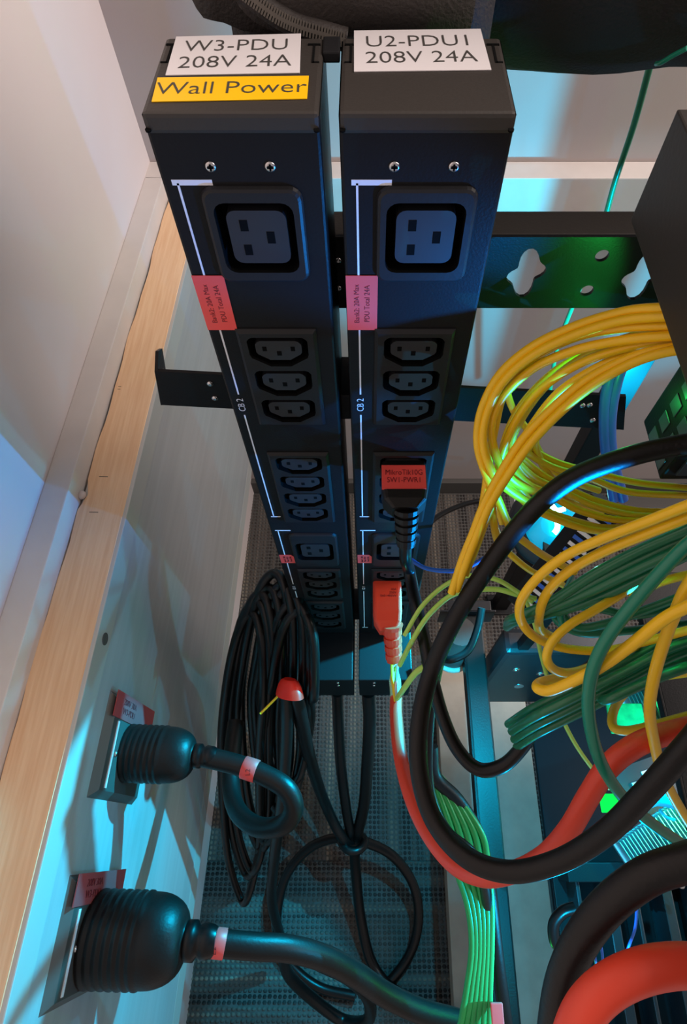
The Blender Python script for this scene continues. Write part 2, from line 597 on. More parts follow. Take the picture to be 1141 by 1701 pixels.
def power_strip(x_left, label, used=()):
    t = thing('power_strip', (x_left, Y_F, CAM_Z - H_T - PL), label, 'power strip', 'two upright rack power strips', rotz=0.0)
    # housing: front with openings, sides, back
    hb = MB()
    z_prev = PL - 0.0012
    bev = 0.0012
    for kind, zt, zb, n in PLATES:
        hb.add([(bev, 0, zt), (PW - bev, 0, zt), (PW - bev, 0, z_prev), (bev, 0, z_prev)], [(0, 1, 2, 3)])
        zt, zb = zt - .0022, zb + .0022
        hb.add([(bev, 0, zt), (PW - bev, 0, zt), (PW - bev, 0, zt + .0022), (bev, 0, zt + .0022)], [(0, 1, 2, 3)])
        hb.add([(bev, 0, zb - .0022), (PW - bev, 0, zb - .0022), (PW - bev, 0, zb), (bev, 0, zb)], [(0, 1, 2, 3)])
        hb.add([(bev, 0, zb), (X0P + .0022, 0, zb), (X0P + .0022, 0, zt), (bev, 0, zt)], [(0, 1, 2, 3)])
        hb.add([(X1P - .0022, 0, zb), (PW - bev, 0, zb), (PW - bev, 0, zt), (X1P - .0022, 0, zt)], [(0, 1, 2, 3)])
        z_prev = zb - .0022
    hb.add([(bev, 0, 0), (PW - bev, 0, 0), (PW - bev, 0, z_prev), (bev, 0, z_prev)], [(0, 1, 2, 3)])
    ring = [(bev, 0), (bev * .3, bev * .3), (0, bev), (0, PD), (PW, PD), (PW, bev), (PW - bev * .3, bev * .3), (PW - bev, 0)]
    zt = PL - 0.0012
    hb.add([(x, y, 0) for x, y in ring] + [(x, y, zt) for x, y in ring],
           [(i + 1, i, 8 + i, 9 + i) for i in range(7)])
    obj('housing', hb, M['black'], t, world=False)
    # bent top cap with rolled front edge and corner notches
    cp = MB()
    e = 0.0016
    cp.bbox(0.0003, PW - 0.0003, -0.0004, PD, PL - 0.0065, PL, 0.0014)
    obj('top_cap', cp, M['cap'], t, world=False)
    dt = MB()
    for xx in (0.0012, PW - 0.0012):
        dt.lathe([(0.0010, 0), (0.0010, 0.0006)], ((xx, -0.0006, PL - 0.0052), (0, -0.2, 1)), 10)
    # slot marks by the back corners
    for s, xx in ((1, 0.0035), (-1, PW - 0.0035)):
        dt.box(xx - .0004, xx + .0004, 0.031, 0.044, PL - .0002, PL + .0002)
        dt.box(min(xx, xx - s * .0022), max(xx, xx - s * .0022), 0.031, 0.0318, PL - .0002, PL + .0002)
        dt.box(xx - .0022, xx + .0022, 0.043, 0.044, PL - .0002, PL + .0003)
    obj('slot', dt, M['well'], t, world=False)
    # two recessed front screws
    for px in (655, 754):
        x = (PY(px, 277, Y_F).x + 0.0094)
        s = MB().lathe([(0.0019, -0.0001), (0.0019, 0.0003), (0.0013, 0.0006), (0.0004, 0.0004)], ((x, 0, uz(277)), (0, -1, 0)), 14)
        so = obj('screw', s, M['bolt'], t, world=False)
        s2 = MB().box(x - .0003, x + .0003, -.0009, -.0005, uz(277) - .0011, uz(277) + .0011).box(x - .0011, x + .0011, -.0009, -.0005, uz(277) - .0003, uz(277) + .0003)
        obj('cross_slot', s2, M['well'], so, world=False)
    # outlet plates
    for pi, (kind, zt_, zb_, n) in enumerate(PLATES):
        pl = MB()
        yf = -0.0022
        hh = (zt_ - zb_)
        m_ = 0.0022
        cells = []
        if kind == 'c19':
            cz = (zt_ + zb_) / 2
            cx = (X0P + X1P) / 2
            hole = rrect(cx, cz, 0.0292, min(0.0305, hh * .74), 0.0045)
            core = rrect(cx + .0003, cz, 0.0222, min(0.0225, hh * .56), 0.0036)
            tiers = [(hole, yf)] + [(rrect(cx, cz, X1P - X0P - g, hh - g, r_), y_) for g, r_, y_ in ((.0030, .0034, yf), (.0010, .0042, -.0016), (0, .0046, -.0004), (0, .0046, .0004))]
            nn = len(hole)
            pl.add([(x, y_, z) for q_, y_ in tiers for x, z in q_],
                   [(a_ * nn + i, a_ * nn + (i + 1) % nn, (a_ + 1) * nn + (i + 1) % nn, (a_ + 1) * nn + i) for a_ in range(4) for i in range(nn)])
            cells.append((cx, cz, hole, core, 'c19'))
        else:
            ch = (hh - 2 * m_) / n
            for k in range(n):
                z1 = zt_ - m_ - ch * k
                z0 = z1 - ch
                cx, cz = (X0P + X1P) / 2, (z0 + z1) / 2
                hole = c13_poly(cx, cz, 0.0278, min(.0186, ch * 0.86))
                core = c13_poly(cx, cz, 0.0215, min(.0122, ch * 0.57))
                cell(pl, X0P + .0015, X1P - .0015, z0, z1, hole, yf)
                cells.append((cx, cz, hole, core, 'c13'))
            for za, zb2 in ((zb_ + .0015, zb_ + m_), (zt_ - m_, zt_ - .0015)):
                pl.add([(X0P + .0015, yf, za), (X1P - .0015, yf, za), (X1P - .0015, yf, zb2), (X0P + .0015, yf, zb2)], [(0, 1, 2, 3)])
        # sloping rim
        a = [(X0P + .0015, yf, zb_ + .0015), (X1P - .0015, yf, zb_ + .0015), (X1P - .0015, yf, zt_ - .0015), (X0P + .0015, yf, zt_ - .0015)]
        b = [(X0P, -.0006, zb_), (X1P, -.0006, zb_), (X1P, -.0006, zt_), (X0P, -.0006, zt_)]
        c_ = [(x, .0004, z) for x, _, z in b]
        if kind != 'c19':
          pl.add(a + b + c_, [(4, 5, 1, 0), (5, 6, 2, 1), (6, 7, 3, 2), (7, 4, 0, 3), (8, 9, 5, 4), (9, 10, 6, 5), (10, 11, 7, 6), (11, 8, 4, 7)])
        po = obj('outlet_plate', pl, M['plastic'], t, world=False)
        for cx, cz, hole, core, kk in cells:
            ob = MB()
            n_ = len(hole)
            dpt = 0.011
            ob.add([(x, yf, z) for x, z in hole] + [(x, dpt, z) for x, z in hole],
                   [((i + 1) % n_, i, n_ + i, n_ + (i + 1) % n_) for i in range(n_)] + [tuple(range(2 * n_ - 1, n_ - 1, -1))])
            oo = obj('outlet', ob, M['well'], po, world=False)
            co = MB()
            yc = -0.0010
            n_ = len(core)
            # core face with three slots sunk as dark pits
            co.prism([(x, dpt, z) for x, z in core], (0, yc - dpt, 0))
            if kk == 'c19':
                sl = [(-.0047, .0052, .0030, .0046), (-.0047, -.0052, .0030, .0046), (.0048, 0.0002, .0030, .0050)]
            else:
                sl = [(-.0066, .0012, .0020, .0028), (.0066, .0012, .0020, .0028), (0, -.0017, .0022, .0028)]
            sc_ = (core[0][0] - cx) and 1
            q = obj('outlet_core', co, M['core'], po, world=False)
            ss = MB()
            for sx, sz, sw, sh in sl:
                ss.box(cx + sx - sw / 2, cx + sx + sw / 2, yc - .00012, yc + .002, cz + sz - sh / 2, cz + sz + sh / 2)
            obj('contact_slot', ss, M['well'], po, world=False)
    # printed bank brackets
    def mark(x0, x1, za, zb):
        m = MB().box(x0, x1, -.00016, .0001, min(za, zb), max(za, zb))
        return m
    pr = MB()
    def line(x0, x1, p0, p1):
        za, zb = uz(p0), uz(p1)
        pr.box(x0, x1, -.00018, .0001, min(za, zb), max(za, zb))
    lx = 0.0056
    w2 = 0.0004
    pr.box(.0036, .0178, -.00018, .0001, uz(303) - .0010, uz(303) + .0010)
    line(lx - w2, lx + w2, 304, 655)
    line(lx - w2, lx + w2, 689, 858)
    pr.box(.0036, .0104, -.00018, .0001, uz(858) - .0006, uz(858) + .0006)
    pr.box(.0036, .0150, -.00018, .0001, uz(881) - .0006, uz(881) + .0006)
    line(lx - w2, lx + w2, 881, 970)
    line(lx - w2, lx + w2, 982, 1042)
    pr.box(.0036, .0094, -.00018, .0001, uz(1042) - .0006, uz(1042) + .0006)
    obj('printed_bracket', pr, M['print'], t, world=False)
    for body, pyc, sz in (('CB 2', 672, 0.0052), ('CB 1', 976, 0.0040)):
        text('lettering', body, sz, M['print'], t, frame((lx, -.0003, uz(pyc)), (0, 0, 1), (-1, 0, 0)), xs=1.0)
    # red stickers
    s1 = MB().box(.0003, .0135, -.00045, -.0002, uz(547), uz(457))
    r1 = obj('red_sticker', s1, M['red_label'], t, world=False, label='red sticker printed Bank2: 20A Max, PDU Total 24A')
    text('lettering', 'Bank2: 20A Max\nPDU Total 24A', 0.0033, M['red_ink'], r1,
         frame((.0069, -.0005, (uz(547) + uz(457)) / 2), (0, 0, 1), (-1, 0, 0)), line=1.35, xs=0.96)
    zc = uz(928)
    s2 = MB().prism([(.0010, -.0004, zc - .0078), (.0135, -.0004, zc - .0078), (.0135, -.0004, zc + .003), (.0105, -.0004, zc + .0078), (.0010, -.0004, zc + .0078)], (0, .0002, 0))
    r2 = obj('red_sticker', s2, M['red_label'], t, world=False, label='small faded red sticker beside the lower bank')
    text('lettering', 'Bank1: 20A\nMax PDU\nTotal 24A', 0.0025, M['red_ink'], r2, frame((.0072, -.0006, zc), (0, 0, 1), (-1, 0, 0)))
    # input box at the foot, standing forward
    ib = MB().bbox(-.0005, PW - .0005, -.052, PD, -.075, -.0005, .0012)
    io = obj('input_box', ib, M['black'], t, world=False)
    ib2 = MB()
    for zz in (-.012, -.024):
        for xx in (.016, .040):
            ib2.lathe([(.0016, 0), (.0016, .0006), (.0006, .001)], ((xx, -.052, zz), (0, -1, 0)), 10)
    obj('screw', ib2, M['bolt'], io, world=False)
    ib3 = MB().lathe([(.011, 0), (.011, .012), (.0085, .016), (.0085, .024)], ((.036, -.028, -.075), (0, 0, -1)), 18)
    obj('cable_gland', ib3, M['plastic'], io, world=False)
    return t


XL, XR = -0.0724, -0.0094
pl_ = power_strip(XL, 'black upright power strip with white and yellow labels on top, reading W3-PDU and Wall Power')
pr_ = power_strip(XR, 'black upright power strip with one white top label reading U2-PDU1, two plugs in it')


def top_label(t, corners, m, lines, size, xs, name='top_label', fs=None):
    h = H_T
    q = [PH(x, y, h - .0001) - Vector(t.location) for x, y in corners]     # tl tr br bl
    q = [Vector((a.x, a.y, PL + .0001)) for a in q]
    o = MB().prism([q[3], q[2], q[1], q[0]], (0, 0, .00025))
    lo = obj(name, o, m, t, world=False)
    ux = (q[1] - q[0] + q[2] - q[3])
    up = (q[0] - q[3] + q[1] - q[2])
    c = (q[0] + q[1] + q[2] + q[3]) / 4
    text('lettering', lines, size, M['ink'], lo, frame((c.x, c.y, PL + .0004), ux, up), xs=xs)


top_label(pl_, [(293, 62), (500, 57), (498, 122), (275, 126)], M['label'], 'W3-PDU\n208V 24A', 0.0112, 0.86)
top_label(pl_, [(262, 130), (513, 127), (510, 165), (252, 170)], M['yellow_label'], 'Wall Power', 0.0108, 0.95)
top_label(pr_, [(588, 52), (798, 49), (816, 117), (588, 120)], M['label'], 'U2-PDU1\n208V 24A', 0.0112, 0.86)

# ------------------------------------------------------------------ rack steelwork
# perforated cross bar behind the strips
def hole_bar():
    Y = 0.2545
    t = thing('cross_bar', (0.06, Y, CAM_Z - 0.2305), 'black perforated steel cross bar with keyhole cut-outs, right behind the power strips', 'rack bar')
    zt, zb = CAM_Z - 0.1865, CAM_Z - 0.2300
    b = MB()
    segs = []
    def pc(px, py):
        p = PY(px, py, Y)
        return p.x, p.z
    def flower(px, py):
        # rounded cross: tall, with side bulges, leaning
        cx, cz = pc(px, py)
        pts = []
        for k in range(36):
            a = 2 * PI * k / 36
            r = 0.0102 + 0.0022 * math.cos(4 * (a - 0.15)) + 0.0022 * math.cos(2 * (a - PI / 2 + .15))
            pts.append((cx + r * math.cos(a) * 0.92, cz + r * math.sin(a) * 1.05))
        return pts
    def round_(px, py, r):
        cx, cz = pc(px, py)
        return [(cx + r * math.cos(2 * PI * k / 20), cz + r * math.sin(2 * PI * k / 20)) for k in range(20)]
    x_l, x_r = -0.06, 0.335
    zm = (zt + zb) / 2
    f1 = flower(874, 455)
    f2 = flower(1066, 460)
    xa, xb = pc(832, 455)[0], pc(922, 455)[0]
    xc, xd = pc(1030, 455)[0], pc(1105, 455)[0]
    for y in (Y, Y + .002):
        b.add([(x_l, y, zb), (xa, y, zb), (xa, y, zt), (x_l, y, zt)], [(0, 1, 2, 3)])
        cell(b, xa, xb, zb, zt, f1, y)
        cell(b, xb, xc, zm, zt, round_(1000, 425, .0034), y)
        cell(b, xb, xc, zb, zm, round_(975, 483, .0034), y)
        cell(b, xc, xd, zb, zt, f2, y)
        b.add([(xd, y, zb), (x_r, y, zb), (x_r, y, zt), (xd, y, zt)], [(0, 1, 2, 3)])
    for poly in (f1, f2, round_(1000, 425, .0034), round_(975, 483, .0034)):
        n = len(poly)
        b.add([(x, Y, z) for x, z in poly] + [(x, Y + .002, z) for x, z in poly], [(i, (i + 1) % n, n + (i + 1) % n, n + i) for i in range(n)])
    for za in (zt, zb):
        b.add([(x_l, Y, za), (x_r, Y, za), (x_r, Y + .002, za), (x_l, Y + .002, za)], [(0, 1, 2, 3)])
    obj('perforated_face', b, M['black'], t)
    obj('top_flange', MB().bbox(x_l, x_r, Y + .002, Y + .020, zt - .002, zt, .0008), M['cap'], t)
    s = MB()
    for px, py in ((552, 432), (562, 432), (552, 478), (562, 478)):
        x, z = pc(px, py)
        s.lathe([(.0016, 0), (.0016, .0008), (.0007, .0012)], ((x, Y, z), (0, -1, 0)), 10)
    obj('bolt', s, M['bolt'], t)


hole_bar()


def bracket_bar():
    # thin bar tilted a few degrees, with an upturned tab at its left end
    pL0, pL1 = PY(262, 617, 0.2535), PY(272, 673, 0.2535)
    pR0, pR1 = PY(1040, 659, 0.2535), PY(1036, 714, 0.2535)
    t = thing('mounting_bracket', (0, 0.2535, pL1.z - .002), 'black mounting bracket bar behind the power strips, its bent tab over the pine ledge', 'bracket')
    b = MB()
    d = Vector((0, .0022, 0))
    b.prism([pL1, pR1, pR0, pL0], d)
    obj('bar', b, M['black'], t)
    # left tab: folds towards the back, edge rising
    q0, q1 = pL0.copy(), pL1.copy()
    tb = MB()
    tab = [q1, q0, q0 + Vector((-.0005, .013, .004)), q0 + Vector((-.0008, .020, -.001)), q1 + Vector((-.0005, .0215, .003))]
    tb.prism(tab, (-.002, 0, 0))
    to = obj('tab', tb, M['black'], t)
    hl = MB()
    c = q0.lerp(q1, .42) + Vector((-.0022, .010, 0))
    hl.bbox(c.x - .0003, c.x + .0024, c.y - .0035, c.y + .0035, c.z - .0016, c.z + .0016, .0002)
    obj('slot', hl, M['strip'], to)
    for px, py in ((349, 637), (357, 661), (967, 673), (984, 697), (979, 672)):
        p = PY(px, py, 0.2534)
        s = MB().lathe([(.0021, 0), (.0021, .0009), (.0009, .0014)], (p, (0, -1, 0)), 12)
        obj('screw', s, M['bolt'], t)


bracket_bar()

# little joining plates between the strips
for z_py, lab in ((655, 'black spacer between the two strips at the CB 2 lettering'), (1010, 'black spacer between the two strips near their foot')):
    p = PY(568, z_py, 0.232)
    o = obj('spacer', MB().bbox(-.0160, -.0098, .222, .2515, p.z - .011, p.z + .011, .0008), M['plastic'])
    tag(o, lab, 'spacer')
o = obj('spacer', MB().bbox(-.0158, -.0098, .2400, .2515, CAM_Z - .1035 - .0035, CAM_Z - .1035, .0006), M['plastic'])
tag(o, 'black clip joining the two strips at the top', 'spacer')

# upright rack post far right
pb = P(972, 760, 1.0)
post = thing('rack_post', (0.286, 0.45, 0), 'black upright rack post behind the tilted bracket bar, right side', 'rack post')
pm_ = MB().bbox(0.272, 0.300, 0.440, 0.465, 0.0, CAM_Z - 0.13, .0015)
obj('post', pm_, M['black'], post)
pf = MB().bbox(0.260, 0.312, 0.430, 0.475, 0.0075, 0.012, .001)
obj('foot_plate', pf, M['black'], post)

# low rail running forward, with T-shaped end
hr = 0.75
rail = thing('rack_rail', (0.137, 0, CAM_Z - hr - .03), 'black square rack rail running forward beside the grey plank, with T-shaped end', 'rail')
def rz(h): return CAM_Z - h
obj('rail', MB().bbox(.1235, .1495, -.35, .262, rz(hr + .030), rz(hr), .0022), M['rubber2'], rail)
obj('rail_ridge', MB().bbox(.1222, .1246, -.35, .255, rz(hr + .004), rz(hr - .0012), .0006), M['black'], rail)
obj('end_plate', MB().bbox(.094, .166, .262, .2645, rz(hr + .030), rz(hr - .012), .0008).bbox(.104, .160, .262, .277, rz(hr - .010), rz(hr - .012), .0006), M['steel_blue'], rail)

# grey plank under the rail
hp = 0.95
pk = thing('plank', (.175, 0, 0), 'grey-beige wooden plank lying on the carpet under the black rail', 'plank')
obj('board', MB().bbox(.1346, .3056, -.60, .328, .0075, .050, .002), M['plank'], pk)

# steel side panel with screws and teardrop
yp = 0.186
sp = thing('server_case', (.22, yp, .18), 'black steel server case panel with a teardrop hole and two screws, right of the rail', 'server case')
obj('front_panel', MB().bbox(.1545, .47, yp, yp + .03, rz(.93), rz(.662), .006), M['steel_blue'], sp)
def on_panel(px, py): return PY(px, py, yp)
for px, py in ((857, 1112), (897, 1119)):
    p = on_panel(px, py)
    s = MB().lathe([(.0052, 0), (.0052, .0008), (.0042, .0014), (.0026, .0015), (.0024, .0005)], (p, (0, -1, 0)), 18)
    obj('screw', s, M['bolt'], sp)
p = on_panel(862, 1140)
td = []
for k in range(24):
    a = 2 * PI * k / 24
    r = .0062 * (1 + .35 * max(0, math.cos(a - 2.2)) ** 3)
    td.append(Vector((p.x + r * math.cos(a), yp - .0008, p.z + r * math.sin(a) * 1.35)))
obj('teardrop_cover', MB().prism(td, (0, .0012, 0)), M['alu'], sp)
# case floor and side wall running forward
obj('bottom_panel', MB().bbox(.2475, .62, -.60, yp, rz(.955), rz(.945), .002), M['case_inside'], sp)

# ------------------------------------------------------------------ switches at upper right
sw = thing('network_switch', (.20, .05, rz(.160)), 'dark bronze network switch box at upper right, bag behind it', 'network switch')
obj('body', MB().bbox(.1105, .52, -.20, .2295, rz(.160), rz(.1165), .0008), M['device'], sw)
pt = MB()
for k in range(7):
    pt.bbox(.118 + k * .022, .134 + k * .022, .2290, .2305, rz(.152), rz(.138), .0004)
obj('vent', pt, M['well'], sw)

# patch box below it
def patch_box():
    Y1 = .215
    a = PY(1118, 588, Y1); b = PY(1068, 700, Y1)
    x = b.x
    z1, z0 = a.z, b.z
    t = thing('port_box', (x + .08, .15, z0), 'black port panel with tall slots below the bronze switch, cyan light beside it', 'patch panel')
    obj('body', MB().bbox(x, x + .3, .175, Y1, z0 + .0, z1, .0012), M['black'], t)
    n = 0
    for i in range(4):
        zc = z1 + (z0 - z1) * (i + .5) / 4
        for yy in (.184, .199):
            s = MB().bbox(x - .0006, x + .001, yy - .0045, yy + .0045, zc - abs(z1 - z0) * .085, zc + abs(z1 - z0) * .085, .0003)
            so = obj('port', s, M['port'], t)
    for k in range(5):
        s = MB().bbox(x + .006 + k * .016, x + .018 + k * .016, .1735, .1755, z0 + .006, z0 + .020, .0004)
        obj('port', s, M['port'], t)
    return t


patch_box()

sh = thing('light_shield', (.33, .03, rz(.4955)), 'black shield added at the right edge to cut the cyan light, behind the fibre cables', 'light shield')
obj('tray', MB().bbox(.235, .46, -.18, .21, rz(.494), rz(.488), .001), M['black'], sh)  # plate added to keep upward cyan light off the left wall
obj('lip', MB().bbox(.2335, .2355, -.18, .21, rz(.4962), rz(.488), .0004), M['black'], sh)

# lit LED unit seen between the cables
lc = P(918, 872, .565)
lt2 = thing('led_fan', lc + Vector((0, .02, -.04)), 'round black fan unit with a glaring cyan lamp, behind the yellow cables', 'fan')
d_ = (Vector((0, 0, CAM_Z)) - lc).normalized()
fb = MB().lathe([(.040, -.03), (.043, -.026), (.043, -.004), (.040, 0), (.031, .0)], (lc - d_ * .012, d_), 32)
obj('housing', fb, M['steel_blue'], lt2)
fl = MB().lathe([(.0265, 0), (.024, .0018), (.011, .003)], (lc - d_ * .012, d_), 28)
obj('lens', fl, M['led_soft'], lt2)
obj('mount_arm', MB().bbox(lc.x - .006, lc.x + .006, .190, .200, rz(.664), lc.z - .02, .0008).bbox(lc.x - .006, lc.x + .006, .190, lc.y + .012, lc.z - .024, lc.z - .018, .0008), M['black'], lt2)
arc = []
for k in range(10):
    a = math.radians(-60 + 150 * k / 9)
    u = Vector((1, 0, 0)); v = d_.cross(u).normalized()
    arc.append(lc - d_ * .008 + u * (.0066 * math.cos(a) - .002) + v * (.009 * math.sin(a)))
obj('led', MB().tube(arc, .0026, 10, 4), M['led'], lt2)
obj('led', MB().tube([P(915, 838, .53), P(925, 848, .53), P(938, 845, .53)], .0022, 8, 5), M['led'], lt2)

# ribbon of switch ports with blue teeth, running below the cables
rb = thing('switch_front', P(905, 960, .50), 'slanted row of blue-lit port teeth below the cyan lamp', 'network switch')
bar = MB()
A, B = P(872, 1010, .50), P(1010, 840, .46)
dirv = (B - A).normalized()
upv = Vector((0, 0, 1)).cross(dirv).normalized()
nrm = dirv.cross(upv).normalized()
if nrm.z < 0: nrm = -nrm
def sb(u0, u1, v0, v1, w0, w1):
    m_ = MB()
    m_.box(u0, u1, v0, v1, w0, w1, lambda u, v, w_: A + dirv * u + upv * v + nrm * w_)
    return m_
LB = (B - A).length
obj('body', sb(-.004, LB, -.013, .016, -.03, 0), M['black'], rb)
k = 0
u = .004
while u < LB - .006:
    obj('port', sb(u, u + .0032, -.010, .006, -.001, .0016), M['blue'] if k % 2 else M['alu'], rb)
    u += .0062
    k += 1

# ------------------------------------------------------------------ server innards at right
def heatsink(c, lx, ly, hz, n, label, rot=0.0):
    t = thing('heatsink', c, label, 'heatsink', rotz=rot)
    obj('base', MB().bbox(-lx / 2, lx / 2, -ly / 2, ly / 2, 0, .004, .0006), M['alu'], t, world=False)
    fin = MB().bbox(-.0004, .0004, -ly / 2, ly / 2, .004, hz, .0001).mesh('fin', M['alu'])
    for k in range(n):
        x = -lx / 2 + lx * (k + .5) / n
        place_mesh('fin', fin, t, (x, 0, 0))
    return t


heatsink(P(1085, 1170, .66), .07, .045, .022, 18, 'finned aluminium heatsink lit green and cyan, inside the yellow cable loop', .25)
heatsink(P(1085, 1400, .60), .075, .04, .020, 20, 'finned heatsink below the dangling green cable at right', .5)


def card(c, lx, ly, label, mt, rot, chips, cat='circuit board'):
    t = thing('circuit_board', c, label, cat, rotz=rot)
    obj('board', MB().bbox(-lx / 2, lx / 2, -ly / 2, ly / 2, 0, .0016, .0003), mt, t, world=False)
    rng = random.Random(int(lx * 9999))
    for k in range(chips):
        w_, d2 = rng.uniform(.004, .012), rng.uniform(.003, .010)
        x, y = rng.uniform(-lx / 2 + .008, lx / 2 - .008), rng.uniform(-ly / 2 + .008, ly / 2 - .008)
        obj('chip', MB().bbox(x - w_ / 2, x + w_ / 2, y - d2 / 2, y + d2 / 2, .0016, .0016 + rng.uniform(.001, .006), .0003),
            rng.choice([M['core'], M['alu'], M['port'], M['core']]), t, world=False)
    return t


card(P(1160, 1130, .63), .11, .09, 'green circuit board glowing beside the upper heatsink', M['pcb'], .2, 14)
card(P(1130, 1330, .66), .13, .10, 'dark circuit board with small chips between the heatsinks', M['steel_blue'], .3, 26)
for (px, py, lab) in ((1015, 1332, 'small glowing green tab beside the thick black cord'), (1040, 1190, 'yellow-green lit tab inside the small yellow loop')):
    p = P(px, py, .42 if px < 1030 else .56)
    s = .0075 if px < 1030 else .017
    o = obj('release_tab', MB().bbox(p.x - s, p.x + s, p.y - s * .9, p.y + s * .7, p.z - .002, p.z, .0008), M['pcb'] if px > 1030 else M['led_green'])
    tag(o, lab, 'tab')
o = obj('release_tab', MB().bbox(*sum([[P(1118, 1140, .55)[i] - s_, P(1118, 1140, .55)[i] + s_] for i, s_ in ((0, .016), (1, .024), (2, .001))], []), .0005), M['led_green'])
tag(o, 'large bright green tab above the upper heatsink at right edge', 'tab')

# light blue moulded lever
o = obj('lever', MB().tube([P(1070, 1335, .50), P(1090, 1328, .50), P(1115, 1332, .50), P(1130, 1338, .5)], .0052, 10, 5).tube([P(1096, 1345, .5), P(1105, 1356, .5), P(1120, 1362, .5)], .0014, 8, 5), M['led_soft'])  # emissive lens material makes the plastic lever glow
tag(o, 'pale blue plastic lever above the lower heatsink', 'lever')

# drive cage, bottom right
cg = thing('drive_cage', P(1085, 1560, .56), 'black drive cage with slotted rails under the red cord loop', 'drive cage')
c0 = P(1085, 1560, .56)
obj('tray', MB().bbox(c0.x - .075, c0.x + .12, c0.y - .12, c0.y + .085, c0.z - .05, c0.z - .045, .001), M['black'], cg)
for k in range(5):
    x = c0.x - .062 + k * .028
    obj('cage_rail', MB().bbox(x, x + (.010 if k % 2 else .004), c0.y - .10, c0.y + .06, c0.z - .045, c0.z - .012, .001), M['steel_blue'], cg)
for k in range(4):
    p = P(1096 + k * 12, 1468 + 3 * (k % 2), .56)
    obj('screw', MB().lathe([(.0028, -.002), (.0028, .001), (.001, .002)], (p, (0, 0, 1)), 12), M['bolt'], cg)
obj('cross_member', MB().bbox(c0.x - .07, c0.x + .11, c0.y + .045, c0.y + .062, c0.z - .045, c0.z - .006, .001), M['black'], cg)


# ------------------------------------------------------------------ bag
def bag():
    cx0, cx1 = -0.082, 0.40
    cy0, cy1 = 0.275, 0.46
    t = thing('backpack', (.15, .36, rz(.13)), 'black nylon backpack with zip lying behind the strips, top edge of the view', 'backpack')
    NX, NT = 40, 28
    vs, fs = [], []
    for i in range(NX + 1):
        s = i / NX
        x = cx0 + (cx1 - cx0) * s
        end = min(1, (s * 4.2) ** .55) if s < .24 else (min(1, ((1 - s) * 9 + .02) ** .5))
        zb = .1215 + .024 * min(1, max(0, (x + .0) / .06)) + .0012 * math.sin(x * 75)
        for k in range(NT):
            a = 2 * PI * k / NT
            ca, sa = math.cos(a), math.sin(a)
            e = .55
            yy = (abs(ca) ** e) * (1 if ca > 0 else -1)
            zz = (abs(sa) ** e) * (1 if sa > 0 else -1)
            hy = (cy1 - cy0) / 2 * (0.75 + .25 * end)
            hz = .085 * end
            y = (cy0 + cy1) / 2 + yy * hy + .002 * math.sin(x * 60 + a * 3)
            zc = -(zb - .085)
            z = CAM_Z + zc + zz * hz - (.085 - hz) * .0
            if end < 1: z = CAM_Z - zb + (.085) * (1 + zz) * (0.25 + .75 * end) * 1.0 + .010 * (1 - end)
            vs.append((x, y, z))
    for i in range(NX):
        for k in range(NT):
            k2 = (k + 1) % NT
            fs.append((i * NT + k, i * NT + k2, (i + 1) * NT + k2, (i + 1) * NT + k))
    fs.append(tuple(range(NT))[::-1]); fs.append(tuple(NX * NT + k for k in range(NT)))
    b = MB().add(vs, fs, True)
    obj('shell', b, M['bag'], t)
    # front pocket, puffed
    pts = [(cx0 + .020, 0), ]
    pc = PY(600, 10, .272)
    pk_ = MB()
    NU, NV = 20, 12
    vv, ff = [], []
    for i in range(NU + 1):
        for j in range(NV + 1):
            u, v = i / NU * 2 - 1, j / NV * 2 - 1
            r = max(abs(u), abs(v))
            bul = (1 - u * u) ** .5 * (1 - v * v) ** .5
            vv.append((pc.x + u * .050, .2745 - bul * .012, pc.z + .012 + v * .024 - .006 * u * u))
    for i in range(NU):
        for j in range(NV):
            q = i * (NV + 1) + j
            ff.append((q, q + NV + 1, q + NV + 2, q + 1))
    pk_.add(vv, ff, True)
    obj('pocket', pk_, M['bag2'], t)
    # zip following the pocket's lower left edge
    zp = [PY(395, -22, .268), PY(430, 4, .266), PY(465, 28, .265), PY(500, 44, .265), PY(540, 56, .264), PY(575, 66, .264)]
    zo = obj('zip_tape', MB().tube(zp, .0040, 10, 6), M['bag2'], t)
    sp_ = spline(zp, 16)
    tm = MB()
    for i in range(0, len(sp_) - 1):
        p_, q_ = sp_[i], sp_[i + 1]
        d = (q_ - p_).normalized()
        up = Vector((0, -1, .35)).normalized()
        sd = d.cross(up).normalized()
        s_ = 1 if i % 2 else -1
        o_ = p_ + up * .0036 + sd * (.0008 * s_)
        tm.box(-.00035, .00035, -.0014, .0014, 0, .0012, lambda a, b_, c_: o_ + d * a + sd * b_ + up * c_)
    obj('zip_teeth', tm, M['zip'], zo, kind='stuff')
    # loose flap with frayed hem at the left end
    fl_ = MB()
    hem = [PY(316, -6, .272), PY(326, 14, .270), PY(338, 30, .269), PY(352, 34, .268), PY(372, 38, .268), PY(400, 50, .267), PY(440, 58, .267), PY(500, 62, .268), PY(540, 66, .27)]
    n = len(hem)
    top_ = [p + Vector((.004, .012, .03)) for p in hem]
    bk = [p + Vector((0, .004, 0)) for p in hem]
    vs = hem + top_ + bk
    fs = [(i, i + 1, n + i + 1, n + i) for i in range(n - 1)] + [(i + 1, i, 2 * n + i, 2 * n + i + 1) for i in range(n - 1)] + [(2 * n + i, 2 * n + i + 1, n + i + 1, n + i) for i in range(n - 1)]
    fl_.add(vs, fs, True)
    obj('flap', fl_, M['bag2'], t)
    st = MB().tube([PY(1141, 80, .262), PY(1118, 92, .265), PY(1098, 104, .268), PY(1090, 106, .272)], .0009, 8, 5)
    obj('drawcord', st, M['teal'], t)  # black cord coloured teal to stand in for its cyan sheen


bag()


